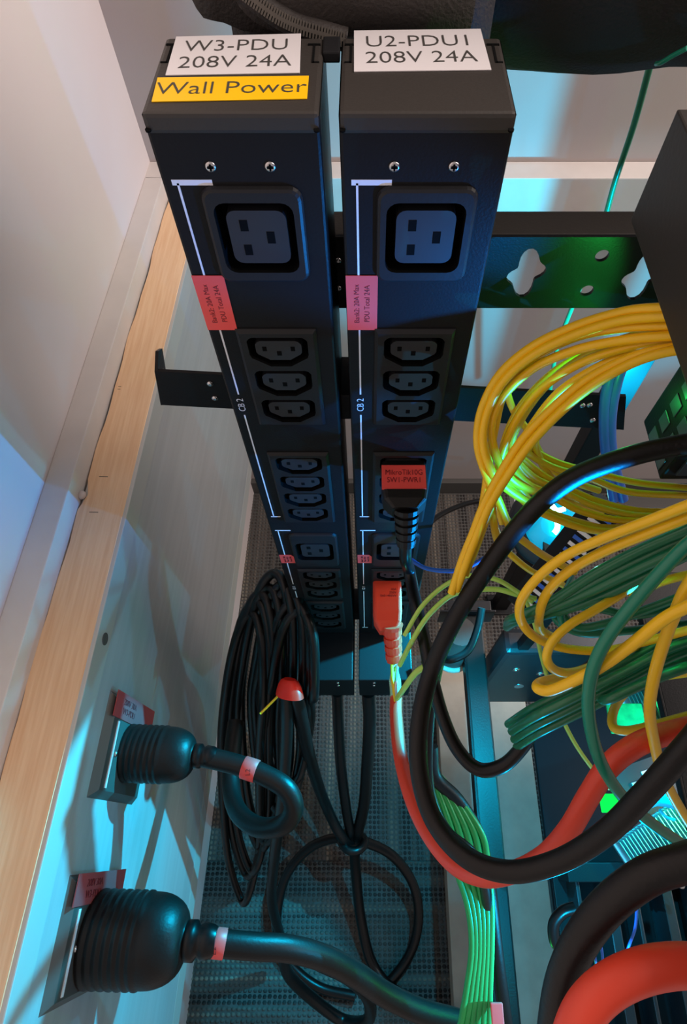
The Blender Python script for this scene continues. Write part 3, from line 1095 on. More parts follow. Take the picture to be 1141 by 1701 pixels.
# ------------------------------------------------------------------ cables
def cable(name, label, pts, r, m, cat='cable', group=None, n=12, sub=7, raw=False, closed=False):
    ps = pts if raw else [P(*p) for p in pts]
    o = obj(name, MB().tube(ps, r, n, sub, closed), M[m] if isinstance(m, str) else m)
    return tag(o, label, cat, group)


# green cord hanging in front of the back wall
cable('hanging_cable', 'thin dark green cord hanging down behind the perforated bar', [(1090, 70, .42), (1078, 115, .43), (1052, 210, .47), (1022, 300, .52), (1002, 372, .56), (978, 440, .60), (952, 506, .66), (925, 580, .74), (912, 660, .82)], .0026, 'green', 'cord')


# plugs
def plug(name, px, py, depth, w_, h_, body_m, label, red=False):
    """moulded plug pushed into a strip: body box, ribbed neck pointing at the eye"""
    p = PY(px, py, Y_F - .001)
    t = thing(name, p, label, 'plug')
    b = MB()
    hw, hh = w_ / 2, h_
    prof = [(0, 1.0, 1), (depth * .62, 1.0, 1), (depth * .82, .92, .92), (depth, .55, .7)]
    rings = []
    for d, sx, sz in prof:
        q = rrect(0, -hh / 2, w_ * sx, hh * sz, .003 * sx, 4)
        rings.append([(p.x + x, p.y - d, p.z + z) for x, z in q])
    n = len(rings[0])
    vs = [v for r_ in rings for v in r_]
    fs = [(i * n + k, i * n + (k + 1) % n, (i + 1) * n + (k + 1) % n, (i + 1) * n + k) for i in range(len(rings) - 1) for k in range(n)]
    fs += [tuple(range(n)), tuple((len(rings) - 1) * n + k for k in range(n))[::-1]]
    b.add(vs, fs)
    obj('body', b, body_m, t)
    return t, p


# black plug, upper
tp, p0 = plug('power_plug', 671, 765, .031, .0272, .017, M['rubber2'], 'black moulded plug with a red name sticker, in the right strip')
nk = MB()
st_ = Vector((p0.x + .001, p0.y - .028, p0.z - .008))
dr = Vector((.02, -.55, -.83)).normalized()
prof = []
for k in range(5):
    t0 = k * .0052
    prof += [(.0078 - .0004 * k, t0), (.0078 - .0004 * k, t0 + .0030), (.0056, t0 + .0032), (.0056, t0 + .0050)]
nk.lathe(prof, (st_, dr), 16, smooth=False)
obj('ribbed_neck', nk, M['rubber2'], tp)
zt_ = p0.z + .0003
lb = MB().box(p0.x - .0136, p0.x + .0126, p0.y - .0195, p0.y - .0035, p0.z - .0002, zt_)
lb.box(p0.x - .0136, p0.x + .0126, p0.y - .0199, p0.y - .0195, p0.z - .001, zt_)
lo = obj('red_sticker', lb, M['red_label'], tp)
off = Vector(tp.location)
text('lettering', 'MikroTik10G\nSW1-PWR1', .0053, M['red_ink'], lo, frame((-.0003, -.0115, .0005), (1, 0, 0), (0, 1, 0)), xs=.78)
K_D0 = st_ + dr * .024

# red plug, lower
tq, q0 = plug('power_plug', 643, 963, .045, .0250, .018, M['red'], 'red moulded plug with small lettering, low in the right strip')
nk = MB()
prof = []
for k in range(4):
    t0 = k * .0075
    prof += [(.0082 - .0003 * k, t0), (.0082 - .0003 * k, t0 + .0045), (.0064, t0 + .0048), (.0064, t0 + .0073)]
st2 = Vector((q0.x + .004, q0.y - .042, q0.z - .008))
dr2 = Vector((.06, -.75, -.66)).normalized()
nk.lathe([(.0095, -.004)] + prof, (st2, dr2), 16, smooth=False)
obj('ribbed_neck', nk, M['red'], tq)
text('lettering', '10A\n250V\nE60 H05VV', .0030, M['red_ink'], tq, frame((.0080, -.012, .0003), (1, 0, 0), (0, 1, 0)), align='RIGHT')
slv = MB().lathe([(.0030, 0), (.0036, .012), (.0050, .020), (.0046, .040), (.0034, .048), (.0046, .060)], (st2 + dr2 * .029, (Vector(P(658, 1168, .485)) - (st2 + dr2 * .029))), 14)
obj('clear_sleeve', slv, M['clear'], tq)
for k in range(2):
    cw = MB().tube([st2 + dr2 * .029 + Vector((k * .005 - .002, -.003, 0)), P(652 + 6 * k, 1130, .475), P(657, 1166, .478)], .0014, 8, 6)
    obj('bare_wire', cw, M['yellow2'] if k == 0 else M['alu'], tq)

# power cords
cable('power_cable', 'black cord falling from the stickered plug and swinging right in a deep sag',
      [K_D0 - dr * .004, K_D0 + Vector((.0005, -.004, -.014)), P(680, 950, .40), P(692, 1010, .385), P(705, 1065, .375), P(716, 1120, .365), P(735, 1190, .36), P(760, 1245, .355), P(795, 1278, .35), P(835, 1272, .345), P(868, 1240, .34), P(895, 1198, .335), P(925, 1160, .34), P(965, 1120, .37), P(1010, 1085, .42)], .0041, 'rubber', 'cord', raw=True)
cable('power_cable', 'thick black cord arching from right edge over the fibres and round to the lower right',
      [(1175, 734, .25), (1120, 741, .255), (1050, 757, .26), (965, 787, .265), (905, 828, .27), (858, 878, .28), (815, 935, .29), (775, 995, .30), (742, 1055, .305), (715, 1120, .31), (697, 1200, .30), (697, 1285, .29),
       (722, 1365, .28), (775, 1424, .265), (845, 1448, .255), (925, 1432, .245), (1000, 1388, .235), (1065, 1325, .225), (1141, 1240, .215), (1190, 1180, .21)], .0046, 'rubber2', 'cord', n=16)
cable('power_cable', 'red cord from the red plug, sweeping under the thick black cord to the right',
      [(658, 1160, .485), (658, 1190, .47), (664, 1250, .43), (680, 1315, .39), (708, 1378, .36), (750, 1432, .33), (800, 1456, .305), (855, 1448, .29), (905, 1422, .28), (945, 1378, .272), (978, 1322, .267), (1012, 1272, .262), (1060, 1236, .26), (1120, 1215, .262), (1190, 1200, .265)], .0050, 'red', 'cord', n=16)
cable('power_cable', 'thick black cord curving across the lower right corner, above the red loop',
      [(1200, 1415, .150), (1141, 1432, .152), (1075, 1455, .155), (1012, 1502, .158), (965, 1562, .16), (935, 1630, .162), (920, 1720, .165), (915, 1800, .168)], .0047, 'rubber2', 'cord', n=16)
cable('power_cable', 'thick red cord loop at the lower right corner',
      [(1220, 1612, .152), (1141, 1603, .15), (1070, 1612, .148), (1010, 1640, .147), (968, 1685, .146), (945, 1750, .146), (935, 1830, .148)], .0050, 'red', 'cord', n=18)
cable('power_cable', 'black cord behind the bright green bundle, running down to the bottom edge',
      [(716, 1240, .46), (722, 1290, .46), (760, 1330, .46), (795, 1390, .46), (812, 1470, .46), (822, 1560, .46), (832, 1640, .46), (845, 1730, .46)], .0055, 'rubber2', 'cord')
cable('power_cable', 'black cord crossing behind the plug cord down to the green bundle',
      [(738, 1060, .42), (722, 1130, .42), (712, 1200, .42), (710, 1290, .42), (722, 1345, .42), (745, 1385, .42), (785, 1420, .42), (805, 1470, .44), (812, 1560, .47)], .0042, 'rubber', 'cord')
cable('power_cable', 'black cord end curling around the beige foot beside the rail',
      [(800, 1010, .60), (793, 1045, .60), (778, 1080, .60), (752, 1095, .60), (735, 1092, .61), (722, 1075, .62)], .0040, 'rubber', 'cord')
cable('power_cable', 'thin black cord arching on the carpet near the back wall',
      [(690, 905, .9), (715, 868, .95), (745, 848, 1.0), (785, 834, 1.05), (830, 830, 1.08)], .0045, 'rubber', 'cord')

# cords from the input boxes
cable('power_cable', 'black cord dropping straight from the right strip to the knot above the carpet', [(612, 1150, .72), (614, 1200, .76), (610, 1270, .82), (604, 1340, .88), (590, 1405, .93), (592, 1460, .96), (600, 1530, .98), (618, 1600, .98), (655, 1645, .96), (720, 1676, .93), (790, 1700, .90), (850, 1730, .88)], .0085, 'rubber', 'cord')
cable('power_cable', 'black cord dropping from the left strip to the knot above the carpet', [(560, 1150, .74), (562, 1200, .78), (566, 1270, .83), (576, 1350, .89), (584, 1402, .93), (560, 1392, .95), (515, 1408, .97), (478, 1450, .98), (462, 1505, .985), (462, 1560, .985), (482, 1602, .98), (530, 1640, .97), (590, 1655, .96)], .0075, 'rubber', 'cord')
cable('power_cable', 'black cord slanting from the red tie down to the knot', [(490, 1145, .592), (499, 1190, .63), (516, 1265, .72), (540, 1335, .86), (572, 1395, .91), (604, 1398, .93), (650, 1420, .95), (683, 1462, .97), (695, 1510, .98), (690, 1560, .98), (672, 1600, .98), (640, 1640, .97)], .0078, 'rubber', 'cord')
cable('power_cable', 'black cord running straight down from the red tie behind the hooked plug cord', [(474, 1145, .592), (476, 1200, .62), (473, 1270, .66), (466, 1350, .71), (455, 1430, .77), (452, 1500, .84), (470, 1570, .93)], .0070, 'rubber', 'cord')
o = obj('knot_wrap', MB().tube([P(566, 1395, .92), P(578, 1412, .905), P(596, 1412, .905), P(606, 1398, .92), P(596, 1386, .94), P(574, 1384, .94)], .0065, 10, 5, True), M['rubber'])
tag(o, 'black strap knotted around the three hanging cords', 'strap')

# hank of black cord on the left
for k in range(9):
    r_ = random.Random(k * 13 + 5)
    x0 = 372 + k * 9.5 + r_.uniform(-4, 4)
    x1 = 402 + k * 11 + r_.uniform(-5, 5)
    top_y = 958 + abs(k - 4) * 14 + r_.uniform(-6, 6)
    bot_y = 1490 - k * 22 + r_.uniform(-15, 15)
    d0, d1 = .60 - .004 * k, .82 - .012 * k
    xm = (x0 + x1) / 2
    pts = [(xm + 30, top_y, d0), (x0 + 22, top_y + 35, d0 + .01), (x0 + 2, top_y + 130, d0 + .05), (x0 - 6, (top_y + bot_y) / 2, (d0 + d1) / 2 + .02),
           (x0 + 4, bot_y - 90, d1), (x0 + 26, bot_y - 12, d1 + .01), (x1 + 8, bot_y - 14, d1 - .01), (x1 + 26, bot_y - 100, d1 - .03),
           (x1 + 26, (top_y + bot_y) / 2, (d0 + d1) / 2 - .02), (x1 + 32, top_y + 140, d0 + .02), (x1 + 30, top_y + 40, d0 - .01)]
    pts = [(P(*q) + Vector((0, 0, 0))) for q in pts]
    cable('coiled_cable', 'turn of the black cord hank hanging between raceway and left strip', pts, .0050, 'rubber', 'cord', 'turns of the black cord hank', raw=True, closed=True, n=10, sub=6)
o = obj('cable_tie', MB().lathe([(.0185, 0), (.0172, .005), (.0150, .0105), (.0120, .0145), (.0080, .0165)], (P(481, 1156, .585), (0, ST, CT)), 28, sx=1.0, sy=.6), M['orange_tie'])
tag(o, 'bright red tie band around the black cord hank', 'cable tie')
cable('tie_tail', 'thin pale tie tail sticking out below the red band', [(468, 1150, .585), (448, 1170, .58), (432, 1186, .575)], .0012, 'yellow2', 'cable tie', n=8)


# twist-lock plugs on the raceway
plate_metal = mat('dark_satin_steel', (0.13, 0.12, 0.11), 0.35, 0.5, bump=0.1)


def wall_socket(h0, h1, b0, b1, label, sticker_lab, skew):
    t = thing('socket_plate', RW(A_FACE, (b0 + b1) / 2, h1), label, 'socket plate')
    pt_ = MB()
    # pan-shaped steel plate with bevelled rim
    o_ = [(b0, h0), (b1, h0), (b1, h1), (b0, h1)]
    i_ = [(b0 + .006, h0 + .006), (b1 - .006, h0 + .006), (b1 - .006, h1 - .006), (b0 + .006, h1 - .006)]
    vs = [RW(A_FACE, b, h) for b, h in o_] + [RW(A_FACE + .006, b, h) for b, h in i_]
    pt_.add(vs, [(0, 1, 5, 4), (1, 2, 6, 5), (2, 3, 7, 6), (3, 0, 4, 7), (4, 5, 6, 7)])
    obj('plate', pt_, plate_metal, t)
    # white printed strip near the top
    wt = MB().box(A_FACE + .006, A_FACE + .0066, b0 + .008, b1 - .022, h0 + .015, h0 + .0185, RW)
    obj('white_strip', wt, M['print'], t)
    ss = MB().lathe([(.0025, 0), (.0025, .001), (.001, .0015)], (RW(A_FACE + .006, (b0 + b1) / 2 - .006, h0 + .024), RW(1, 0, 0) - RW(0, 0, 0)), 12)
    obj('screw', ss, M['bolt'], t)
    # red sticker across the far end of the plate, standing out as a little roof
    sk = MB()
    sk.box(A_FACE + .0062, A_FACE + .0070, b1 - .020, b1 + .001, h0 + .001, h1 - .004, RW)
    so = obj('red_sticker', sk, mat_dull_red, t, label=sticker_lab)
    m4 = frame(RW(A_FACE + .0073, b1 - .0095, (h0 + h1) / 2 - .018) - Vector(t.location), RW(0, 0, 1) - RW(0, 0, 0), RW(0, 1, 0) - RW(0, 0, 0))
    text('lettering', '208V 30A\nW3-PDU', .0075, M['red_ink'], so, m4)
    return t


mat_dull_red = mat('dull_red_label', (0.42, 0.05, 0.05), 0.5)


def twist_plug(base_px, tip_px, rad, label, d_base, d_tip, rings):
    A_ = P(*base_px, d_base)
    B_ = P(*tip_px, d_tip)
    ax = (B_ - A_)
    L = ax.length
    t = thing('twist_plug', A_, label, 'plug')
    prof = [(rad * .93, 0), (rad, .003)]
    # ribbed barrel
    for k in range(rings):
        t0 = .006 + (L * .56 - .006) * k / rings
        s = (L * .56 - .006) / rings
        rr = rad * (1 - .0 * k)
        prof += [(rr, t0), (rr * 1.035, t0 + s * .30), (rr * 1.035, t0 + s * .55), (rr, t0 + s * .85)]
    for k in range(9):
        a = PI / 2 * k / 8
        prof.append((rad * (.42 + .58 * math.cos(a)), L * .58 + L * .30 * math.sin(a)))
    prof += [(rad * .40, L * .90)]
    obj('boot', MB().lathe(prof, (A_, ax), 40), M['rubber2'], t)
    nk_ = MB().lathe([(rad * .36, L * .86), (rad * .44, L * .90), (rad * .44, L * .97), (rad * .32, L * 1.0), (rad * .40, L * 1.04), (rad * .36, L * 1.12), (rad * .30, L * 1.16)], (A_, ax), 24)
    obj('neck', nk_, M['rubber'], t)
    return t



wall_socket(.516, .618, -.1065, -.0245, 'steel socket plate with purplish red sticker, the nearer one, behind the big twist plug', 'faded purplish red sticker with dark lettering', 0)
wall_socket(.515, .617, .0275, .1095, 'steel socket plate with dark red sticker, the farther one, behind the smaller twist plug', 'dark red sticker with dark lettering', 0)
twist_plug((142, 1557), (330, 1563), .0320, 'large round black twist plug with ribbed boot, nearer one in the raceway', .468, .468, 7)
twist_plug((200, 1250), (338, 1256), .0236, 'smaller round black twist plug with ribbed boot, farther one in the raceway', .530, .530, 7)

FP = .52
cable('power_cable', 'thick black cord curling down in a hook from the smaller twist plug',
      [(338, 1257, .53), (370, 1264, .53), (405, 1274, .528), (440, 1288, .525), (475, 1310, .52), (488, 1342, .52), (470, 1370, .525), (430, 1374, .54), (398, 1352, .56), (385, 1318, .585), (384, 1270, .61), (392, 1200, .64)], .0088, 'rubber2', 'cord', n=16)
cable('power_cable', 'thick black cord from the larger twist plug across to the bottom edge',
      [(330, 1563, .468), (365, 1567, .47), (420, 1572, .475), (480, 1576, .485), (540, 1592, .50), (590, 1618, .515), (640, 1652, .53), (700, 1680, .54), (770, 1700, .55), (830, 1730, .55)], .0098, 'rubber2', 'cord', n=16)
cable('power_cable', 'black cord loop on the carpet below the twist plug cord',
      [(470, 1580, .80), (480, 1620, .84), (520, 1660, .88), (570, 1695, .90), (610, 1695, .86), (612, 1660, .80), (580, 1625, .76), (530, 1600, .74)], .0085, 'rubber', 'cord', n=12)


def band(px, py, d, q, r, lab):
    a, b = P(px, py, d), P(*q)
    ax = b - a
    o = obj('red_band', MB().lathe([(r, 0), (r + .0004, .0004), (r + .0004, .0125), (r, .0129)], (a, ax), 24), M['red_label'])
    tag(o, lab, 'label band')
    t_ = text('lettering', 'L2', .006, M['red_ink'], o, frame(a + ax.normalized() * .0065 + Vector((0, -.35, .94)) * (r + .0007), (0, .94, .35), (-1, 0, 0)))


band(347, 1565, .469, (365, 1567, .47), .0102, 'red label band around the cord of the larger twist plug')
band(404, 1274, .528, (425, 1281, .5265), .0092, 'red label band around the cord of the smaller twist plug')

# beige foot and cylinder beside the rail
ft = thing('round_foot', P(765, 1100, 1.0), 'small beige round foot with a white rim left of the rail end', 'foot')
pf_ = P(763, 1055, .74)
obj('stem', MB().lathe([(.021, 0), (.024, .004), (.024, .034), (.018, .05), (.018, .09)], (pf_ + Vector((0, 0, -.075)), (0, 0, 1)), 24), M['dark'], ft)
obj('rim', MB().lathe([(.026, 0), (.027, .002), (.027, .007), (.024, .008)], (pf_ + Vector((0, -.002, -.075)), (0, 0, 1)), 24), M['beige'], ft)
o = obj('cream_block', MB().bbox(.255, .335, .48, .55, rz(.93), rz(.90), .002), M['strip'])
tag(o, 'pale block on the floor side behind the fibre bundle', 'block')

# ------------------------------------------------------------------ fibres and patch cords
GY = 'yellow fibre cables in the upper fan'


def jit(pts, k, dx=0, dy=0, dd=0):
    return [(x + dx, y + dy, d + dd) for x, y, d in pts]


RY = .0021
# upper fan, from under the switch round to the crossing
cable('fibre_cable', 'outermost yellow fibre arching topmost from under the bronze switch', [(1150, 508, .23), (1108, 511, .235), (1040, 517, .245), (960, 540, .255), (885, 575, .265), (830, 622, .275), (800, 680, .285), (793, 735, .29), (806, 785, .295), (828, 832, .30), (850, 880, .31), (882, 908, .32), (912, 928, .33), (955, 950, .34)], RY, 'yellow', group=GY)
cable('fibre_cable', 'second yellow fibre just inside the outermost arch', [(1155, 521, .23), (1110, 525, .235), (1035, 532, .245), (955, 556, .255), (885, 590, .265), (835, 635, .275), (808, 690, .285), (803, 740, .288), (818, 785, .292), (842, 812, .30), (880, 836, .31), (930, 858, .33), (990, 875, .35)], RY, 'yellow', group=GY)
cable('fibre_cable', 'third yellow fibre from the top at the switch, passing behind to lower left', [(1160, 538, .235), (1112, 541, .24), (1030, 545, .25), (950, 562, .262), (880, 600, .275), (838, 650, .285), (822, 710, .295), (812, 765, .298), (806, 815, .30), (796, 868, .30), (780, 915, .305), (764, 960, .31)], RY, 'yellow', group=GY)
cable('fibre_cable', 'fourth yellow fibre at the switch, wide bright arch', [(1160, 556, .235), (1110, 558, .24), (1030, 566, .25), (955, 582, .26), (885, 612, .272), (835, 660, .283), (817, 705, .29), (822, 750, .295), (843, 790, .30), (875, 812, .31), (930, 830, .33), (1000, 850, .35)], RY, 'yellow', group=GY)
cable('fibre_cable', 'fifth yellow fibre at the switch, inner arch with cyan edge', [(1160, 566, .24), (1112, 566, .245), (1030, 580, .255), (960, 605, .267), (900, 645, .28), (862, 690, .29), (838, 740, .30), (825, 790, .305), (818, 840, .308), (822, 880, .31), (832, 915, .32)], RY, 'yellow', group=GY)
cable('fibre_cable', 'sixth yellow fibre running straighter down inside the fan', [(1160, 574, .245), (1112, 572, .25), (1035, 592, .258), (975, 620, .267), (925, 655, .276), (885, 705, .285), (855, 755, .293), (832, 805, .30), (812, 850, .305), (792, 905, .308), (772, 955, .312)], RY, 'yellow', group=GY)
cable('fibre_cable', 'lowest front yellow fibre slanting from the switch to the lower left', [(1165, 584, .235), (1115, 583, .24), (1050, 603, .247), (985, 640, .254), (930, 685, .261), (880, 738, .268), (842, 792, .275), (812, 842, .28), (792, 890, .285), (774, 935, .29), (758, 980, .30)], RY, 'yellow', group=GY)
cable('fibre_cable', 'front yellow fibre just above the lowest one', [(1165, 578, .238), (1115, 577, .242), (1045, 595, .249), (975, 631, .257), (918, 678, .264), (868, 730, .271), (832, 785, .277), (804, 838, .282), (786, 885, .287), (768, 930, .292), (750, 985, .30)], RY, 'yellow', group=GY)
# dimmer, farther strands inside
for q, lab in (([(1000, 575, .30), (930, 610, .31), (880, 655, .32), (850, 700, .325), (835, 750, .33), (848, 775, .335), (880, 800, .34), (935, 822, .35)], 'dim yellow fibre deep inside the fan, right turn'),
          ([(960, 560, .305), (890, 575, .31), (858, 610, .315), (842, 640, .32), (852, 680, .325), (880, 720, .33), (905, 765, .335), (940, 795, .34), (995, 815, .35)], 'dim yellow fibre dropping steeply through the fan'),
          ([(1090, 548, .27), (1010, 572, .28), (940, 612, .29), (890, 660, .30), (855, 715, .31), (830, 768, .315), (822, 815, .32), (835, 870, .325)], 'yellow-green fibre in the shaded middle of the fan'),
          ([(950, 640, .31), (915, 690, .315), (890, 730, .32), (900, 770, .325), (925, 805, .33), (960, 835, .34)], 'short yellow fibre arc at the fan crossing'),
          ([(905, 640, .30), (870, 690, .305), (850, 735, .31), (862, 775, .315), (890, 800, .32), (950, 830, .335)], 'yellow fibre between the arches, edged cyan')):
    cable('fibre_cable', lab, q, .0020, 'yellow2', group=GY)
# fibres sweeping out to the right behind the black cord
GM = 'yellow fibres sweeping right below the black cord'
base = [[(868, 738), (925, 768), (994, 787), (1060, 802), (1141, 810), (1180, 812)],
        [(862, 744), (915, 775), (973, 792), (1044, 817), (1141, 823), (1180, 825)],
        [(854, 750), (895, 785), (933, 807), (994, 833), (1060, 848), (1140, 850)],
        [(848, 756), (885, 792), (925, 812), (985, 840), (1050, 856), (1120, 858)],
        [(840, 768), (875, 803), (910, 820), (960, 847), (1020, 863), (1085, 866)],
        [(836, 782), (862, 812), (888, 838), (927, 857), (977, 873), (1020, 877), (1070, 872)],
        [(830, 790), (852, 815), (884, 843), (925, 863), (975, 879), (1015, 883), (1060, 880)]]
names = ['topmost', 'second', 'third', 'fourth', 'fifth', 'sixth', 'lowest']
for k, q in enumerate(base):
    q = [(x, y, .325 - .004 * k + .004 * i) for i, (x, y) in enumerate(q)]
    cable('fibre_cable', names[k] + ' of the yellow fibres sweeping right below the black cord', q, .0020, 'yellow' if k % 2 == 0 else 'yellow2', group=GM)
# two short yellow strands crossing the fan unit
cable('fibre_cable', 'yellow strand end crossing left of the cyan lamp, lower', [(812, 850, .33), (835, 905, .34), (858, 930, .345), (885, 950, .35), (915, 962, .355), (960, 985, .37)], .0019, 'yellow')
# big front yellow strands lower right
cable('fibre_cable', 'large front yellow cable from right edge looping down at far left of the bundle', [(1190, 822, .205), (1141, 840, .21), (1075, 866, .22), (1000, 895, .23), (935, 926, .24), (888, 965, .25), (864, 1003, .26), (868, 1036, .27), (895, 1062, .28), (945, 1078, .285), (1010, 1080, .285), (1075, 1065, .28), (1150, 1045, .27)], .0021, 'yellow', n=14)
cable('fibre_cable', 'second large front yellow cable just under the first from right edge', [(1190, 840, .21), (1141, 860, .215), (1070, 888, .225), (1005, 915, .235), (950, 945, .245), (912, 980, .255), (897, 1015, .27), (898, 1045, .29), (925, 1062, .30)], .0021, 'yellow', n=14)
cable('fibre_cable', 'pale yellow cable making a hairpin loop left of the teal cord', [(1120, 925, .28), (1075, 950, .27), (1038, 982, .262), (988, 1013, .258), (946, 1038, .256), (918, 1065, .255), (908, 1092, .256), (920, 1112, .26), (950, 1117, .265), (1000, 1100, .28), (1060, 1072, .30)], .0020, 'yellow2', n=14)
cable('fibre_cable', 'thick orange-yellow cable ending in a fold at the green bundle', [(1200, 985, .20), (1141, 1008, .205), (1100, 1030, .21), (1050, 1070, .218), (1003, 1104, .225), (955, 1130, .235), (913, 1147, .245), (893, 1143, .25), (898, 1134, .26), (930, 1125, .28), (975, 1112, .30)], .0023, 'yellow', n=14)
cable('fibre_cable', 'yellow cable dropping in front of the heatsink and under the black cord', [(1200, 900, .20), (1145, 968, .21), (1120, 1022, .216), (1100, 1075, .224), (1085, 1130, .232), (1079, 1180, .24), (1086, 1230, .25), (1100, 1285, .262), (1125, 1335, .275), (1160, 1390, .29)], .0023, 'yellow', n=14)
cable('fibre_cable', 'thin yellow fibre looping round the lit tab', [(1200, 1175, .30), (1141, 1190, .30), (1085, 1205, .302), (1040, 1214, .305), (1018, 1206, .31), (1020, 1178, .32), (1040, 1150, .335), (1080, 1128, .35), (1141, 1118, .36)], .0024, 'yellow2')
cable('fibre_cable', 'thin yellow fibre running level behind the teal cord', [(1180, 1080, .32), (1120, 1088, .32), (1075, 1095, .325), (1030, 1110, .33)], .0018, 'yellow2')
cable('fibre_cable', 'yellow fibre upper right edge above the green cords', [(1190, 945, .27), (1141, 955, .272), (1095, 968, .275), (1050, 990, .29)], .0020, 'yellow2')

# green patch cords
GG = 'dark green patch cords in the middle bundle'
gb = [[(1200, 850, .23), (1141, 880, .235), (1060, 915, .245), (985, 955, .255), (915, 1000, .268), (862, 1024, .28), (846, 1030, .30), (842, 1040, .34)],
      [(1200, 866, .235), (1141, 893, .238), (1065, 928, .247), (985, 968, .258), (912, 1010, .272), (862, 1030, .29), (842, 1042, .33)],
      [(1200, 884, .232), (1141, 908, .236), (1070, 940, .245), (990, 978, .257), (920, 1008, .27), (868, 1022, .285)],
      [(1200, 900, .24), (1141, 922, .243), (1075, 955, .25), (1000, 990, .262), (940, 1012, .276), (880, 1028, .295), (850, 1036, .32)]]
for k, q in enumerate(gb):
    cable('patch_cable', ['topmost', 'second', 'third', 'lowest'][k] + ' green patch cord of the middle bundle slanting to the rail end', q, .0023, 'green', 'cable', GG)
cable('patch_cable', 'glossy teal-green cord dropping in front of the yellow loops', [(1200, 862, .20), (1141, 905, .205), (1090, 958, .21), (1050, 1005, .214), (1010, 1058, .218), (986, 1108, .222), (977, 1160, .226), (981, 1210, .23), (996, 1262, .236), (1022, 1308, .243), (1058, 1348, .252), (1100, 1380, .262), (1130, 1400, .27)], .0025, 'teal', n=14)
GL = 'green cords in the lower bundle'
for k, (dx, dy, dd) in enumerate(((0, 0, 0), (4, 13, .006), (8, 26, .012), (-6, -12, .02))):
    cable('patch_cable', ['second', 'third', 'lowest', 'topmost'][k] + ' green cord in the lower bundle below the folded yellow cable', jit([(1190, 1050, .27), (1110, 1078, .275), (1045, 1112, .28), (980, 1145, .285), (925, 1172, .29), (885, 1192, .30), (850, 1215, .33)], k, dx, dy, dd), .0024, 'green', 'cable', GL)
cable('patch_cable', 'green cord curling back below the lower green bundle', [(1200, 1095, .27), (1141, 1108, .272), (1085, 1128, .276), (1040, 1148, .28), (1008, 1162, .285), (996, 1155, .30), (1010, 1135, .32)], .0026, 'green')
cable('patch_cable', 'green cord running level behind the hairpin loop', [(1190, 1030, .34), (1110, 1040, .34), (1040, 1048, .34), (970, 1052, .345), (930, 1035, .35), (915, 1010, .36)], .0024, 'green')
cable('patch_cable', 'green cord looping between the front yellow strands', [(930, 990, .33), (935, 1020, .33), (960, 1042, .33), (1010, 1035, .325), (1080, 1010, .32), (1160, 980, .31)], .0024, 'green')
cable('patch_cable', 'green cord under the hairpin loop, nearly level', [(1190, 995, .33), (1110, 1012, .33), (1050, 1022, .335), (1000, 1012, .34), (950, 1005, .35)], .0024, 'green')
cable('patch_cable', 'pale green cord standing up between yellow loops', [(938, 1045, .32), (931, 1020, .32), (937, 990, .33), (950, 960, .35)], .0020, 'teal')

# bright green bundle lower centre
GB = 'bright green cords running down beside the rail'
for k in range(6):
    q = [(700 + k * 3, 1258 + k * 3, .47), (714 + k * 9, 1300 + k * 5, .46), (733 + k * 13, 1362 + k * 4, .452), (752 + k * 11.5, 1430, .45), (776 + k * 8, 1500, .45), (784 + k * 6.4, 1570, .45), (776 + k * 7.5, 1640, .45), (762 + k * 10, 1720, .45)]
    cable('patch_cable', ['leftmost', 'second from left', 'third from left', 'fourth from left', 'fifth from left', 'rightmost'][k] + ' bright green cord running down beside the grey plank', q, .0026, 'green2', 'cable', GB)
o = obj('red_band', MB().bbox(*sum([[P(826, 1688, .44)[i] - s_, P(826, 1688, .44)[i] + s_] for i, s_ in ((0, .0045), (1, .008), (2, .002))], []), .0008), M['red_label'])
tag(o, 'small red tag at the bottom edge beside the rail', 'tag')

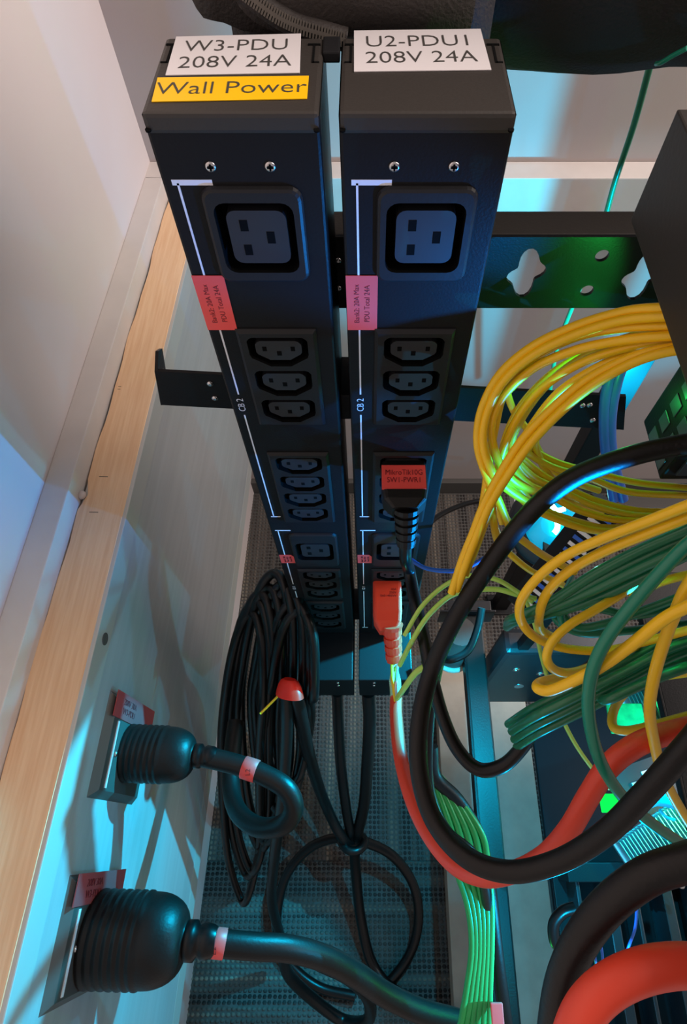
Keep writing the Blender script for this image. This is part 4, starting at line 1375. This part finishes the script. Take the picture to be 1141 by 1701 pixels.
# thin lime fibres
cable('fibre_cable', 'thin lime fibre, upper arch from the green tip to the thick black cord', [(885, 1000, .33), (862, 985, .335), (830, 965, .34), (798, 957, .345), (770, 958, .35), (735, 975, .355), (700, 1008, .36), (672, 1055, .37)], .0014, 'lime')
cable('fibre_cable', 'thin lime fibre, lower arch ending at the red plug neck', [(890, 995, .34), (860, 988, .34), (825, 979, .345), (785, 981, .35), (748, 990, .355), (712, 1022, .36), (686, 1062, .37), (664, 1105, .40)], .0016, 'lime')
cable('fibre_cable', 'lime fibre passing below the dark plug cord to the red cord', [(740, 1070, .37), (712, 1102, .375), (690, 1118, .38), (672, 1142, .40), (660, 1160, .44)], .0020, 'lime')
cable('fibre_cable', 'thin lime fibre hanging past the teardrop hole down to the teal cord', [(868, 985, .36), (886, 1030, .36), (898, 1085, .365), (912, 1135, .37), (930, 1185, .375), (955, 1235, .38), (985, 1278, .385), (1012, 1310, .39)], .0013, 'lime')
cable('fibre_cable', 'short lime fibre beside the plank, left of the foot', [(722, 1120, .44), (730, 1145, .44), (739, 1175, .44), (748, 1205, .45)], .0010, 'lime')
# blue cords
cable('patch_cable', 'flat run of blue cord dropping behind the fan, left strand', [(1040, 560, .34), (1018, 610, .35), (1006, 660, .36), (1004, 710, .37), (1008, 760, .38), (1020, 830, .40)], .0034, 'blue')
cable('patch_cable', 'blue cord dropping behind the fan, right strand', [(1056, 565, .34), (1032, 612, .35), (1019, 660, .36), (1014, 710, .37), (1018, 760, .38), (1035, 830, .40)], .0034, 'blue')
cable('patch_cable', 'thin blue cord curving right of the black plug cord', [(680, 928, .46), (705, 943, .45), (735, 948, .44), (765, 946, .43), (800, 930, .42), (835, 905, .42)], .0016, 'blue')
# fine black wires in the cage
cable('thin_wire', 'thin glossy wire left in the drive cage', [(985, 1545, .40), (998, 1572, .40), (1002, 1610, .40)], .0009, 'blue', 'wire')
cable('thin_wire', 'second thin glossy wire in the drive cage', [(975, 1555, .40), (988, 1590, .40), (992, 1625, .41)], .0009, 'blue', 'wire')
cable('thin_wire', 'thin curved wire right in the drive cage', [(1058, 1500, .42), (1055, 1540, .42), (1045, 1570, .42), (1035, 1600, .43)], .0010, 'blue', 'wire')
cable('curled_clip', 'black curled clip beside the thick black cord and plank', [(955, 1508, .50), (935, 1515, .50), (920, 1535, .50), (922, 1565, .50), (935, 1570, .50)], .0048, 'rubber', 'clip')
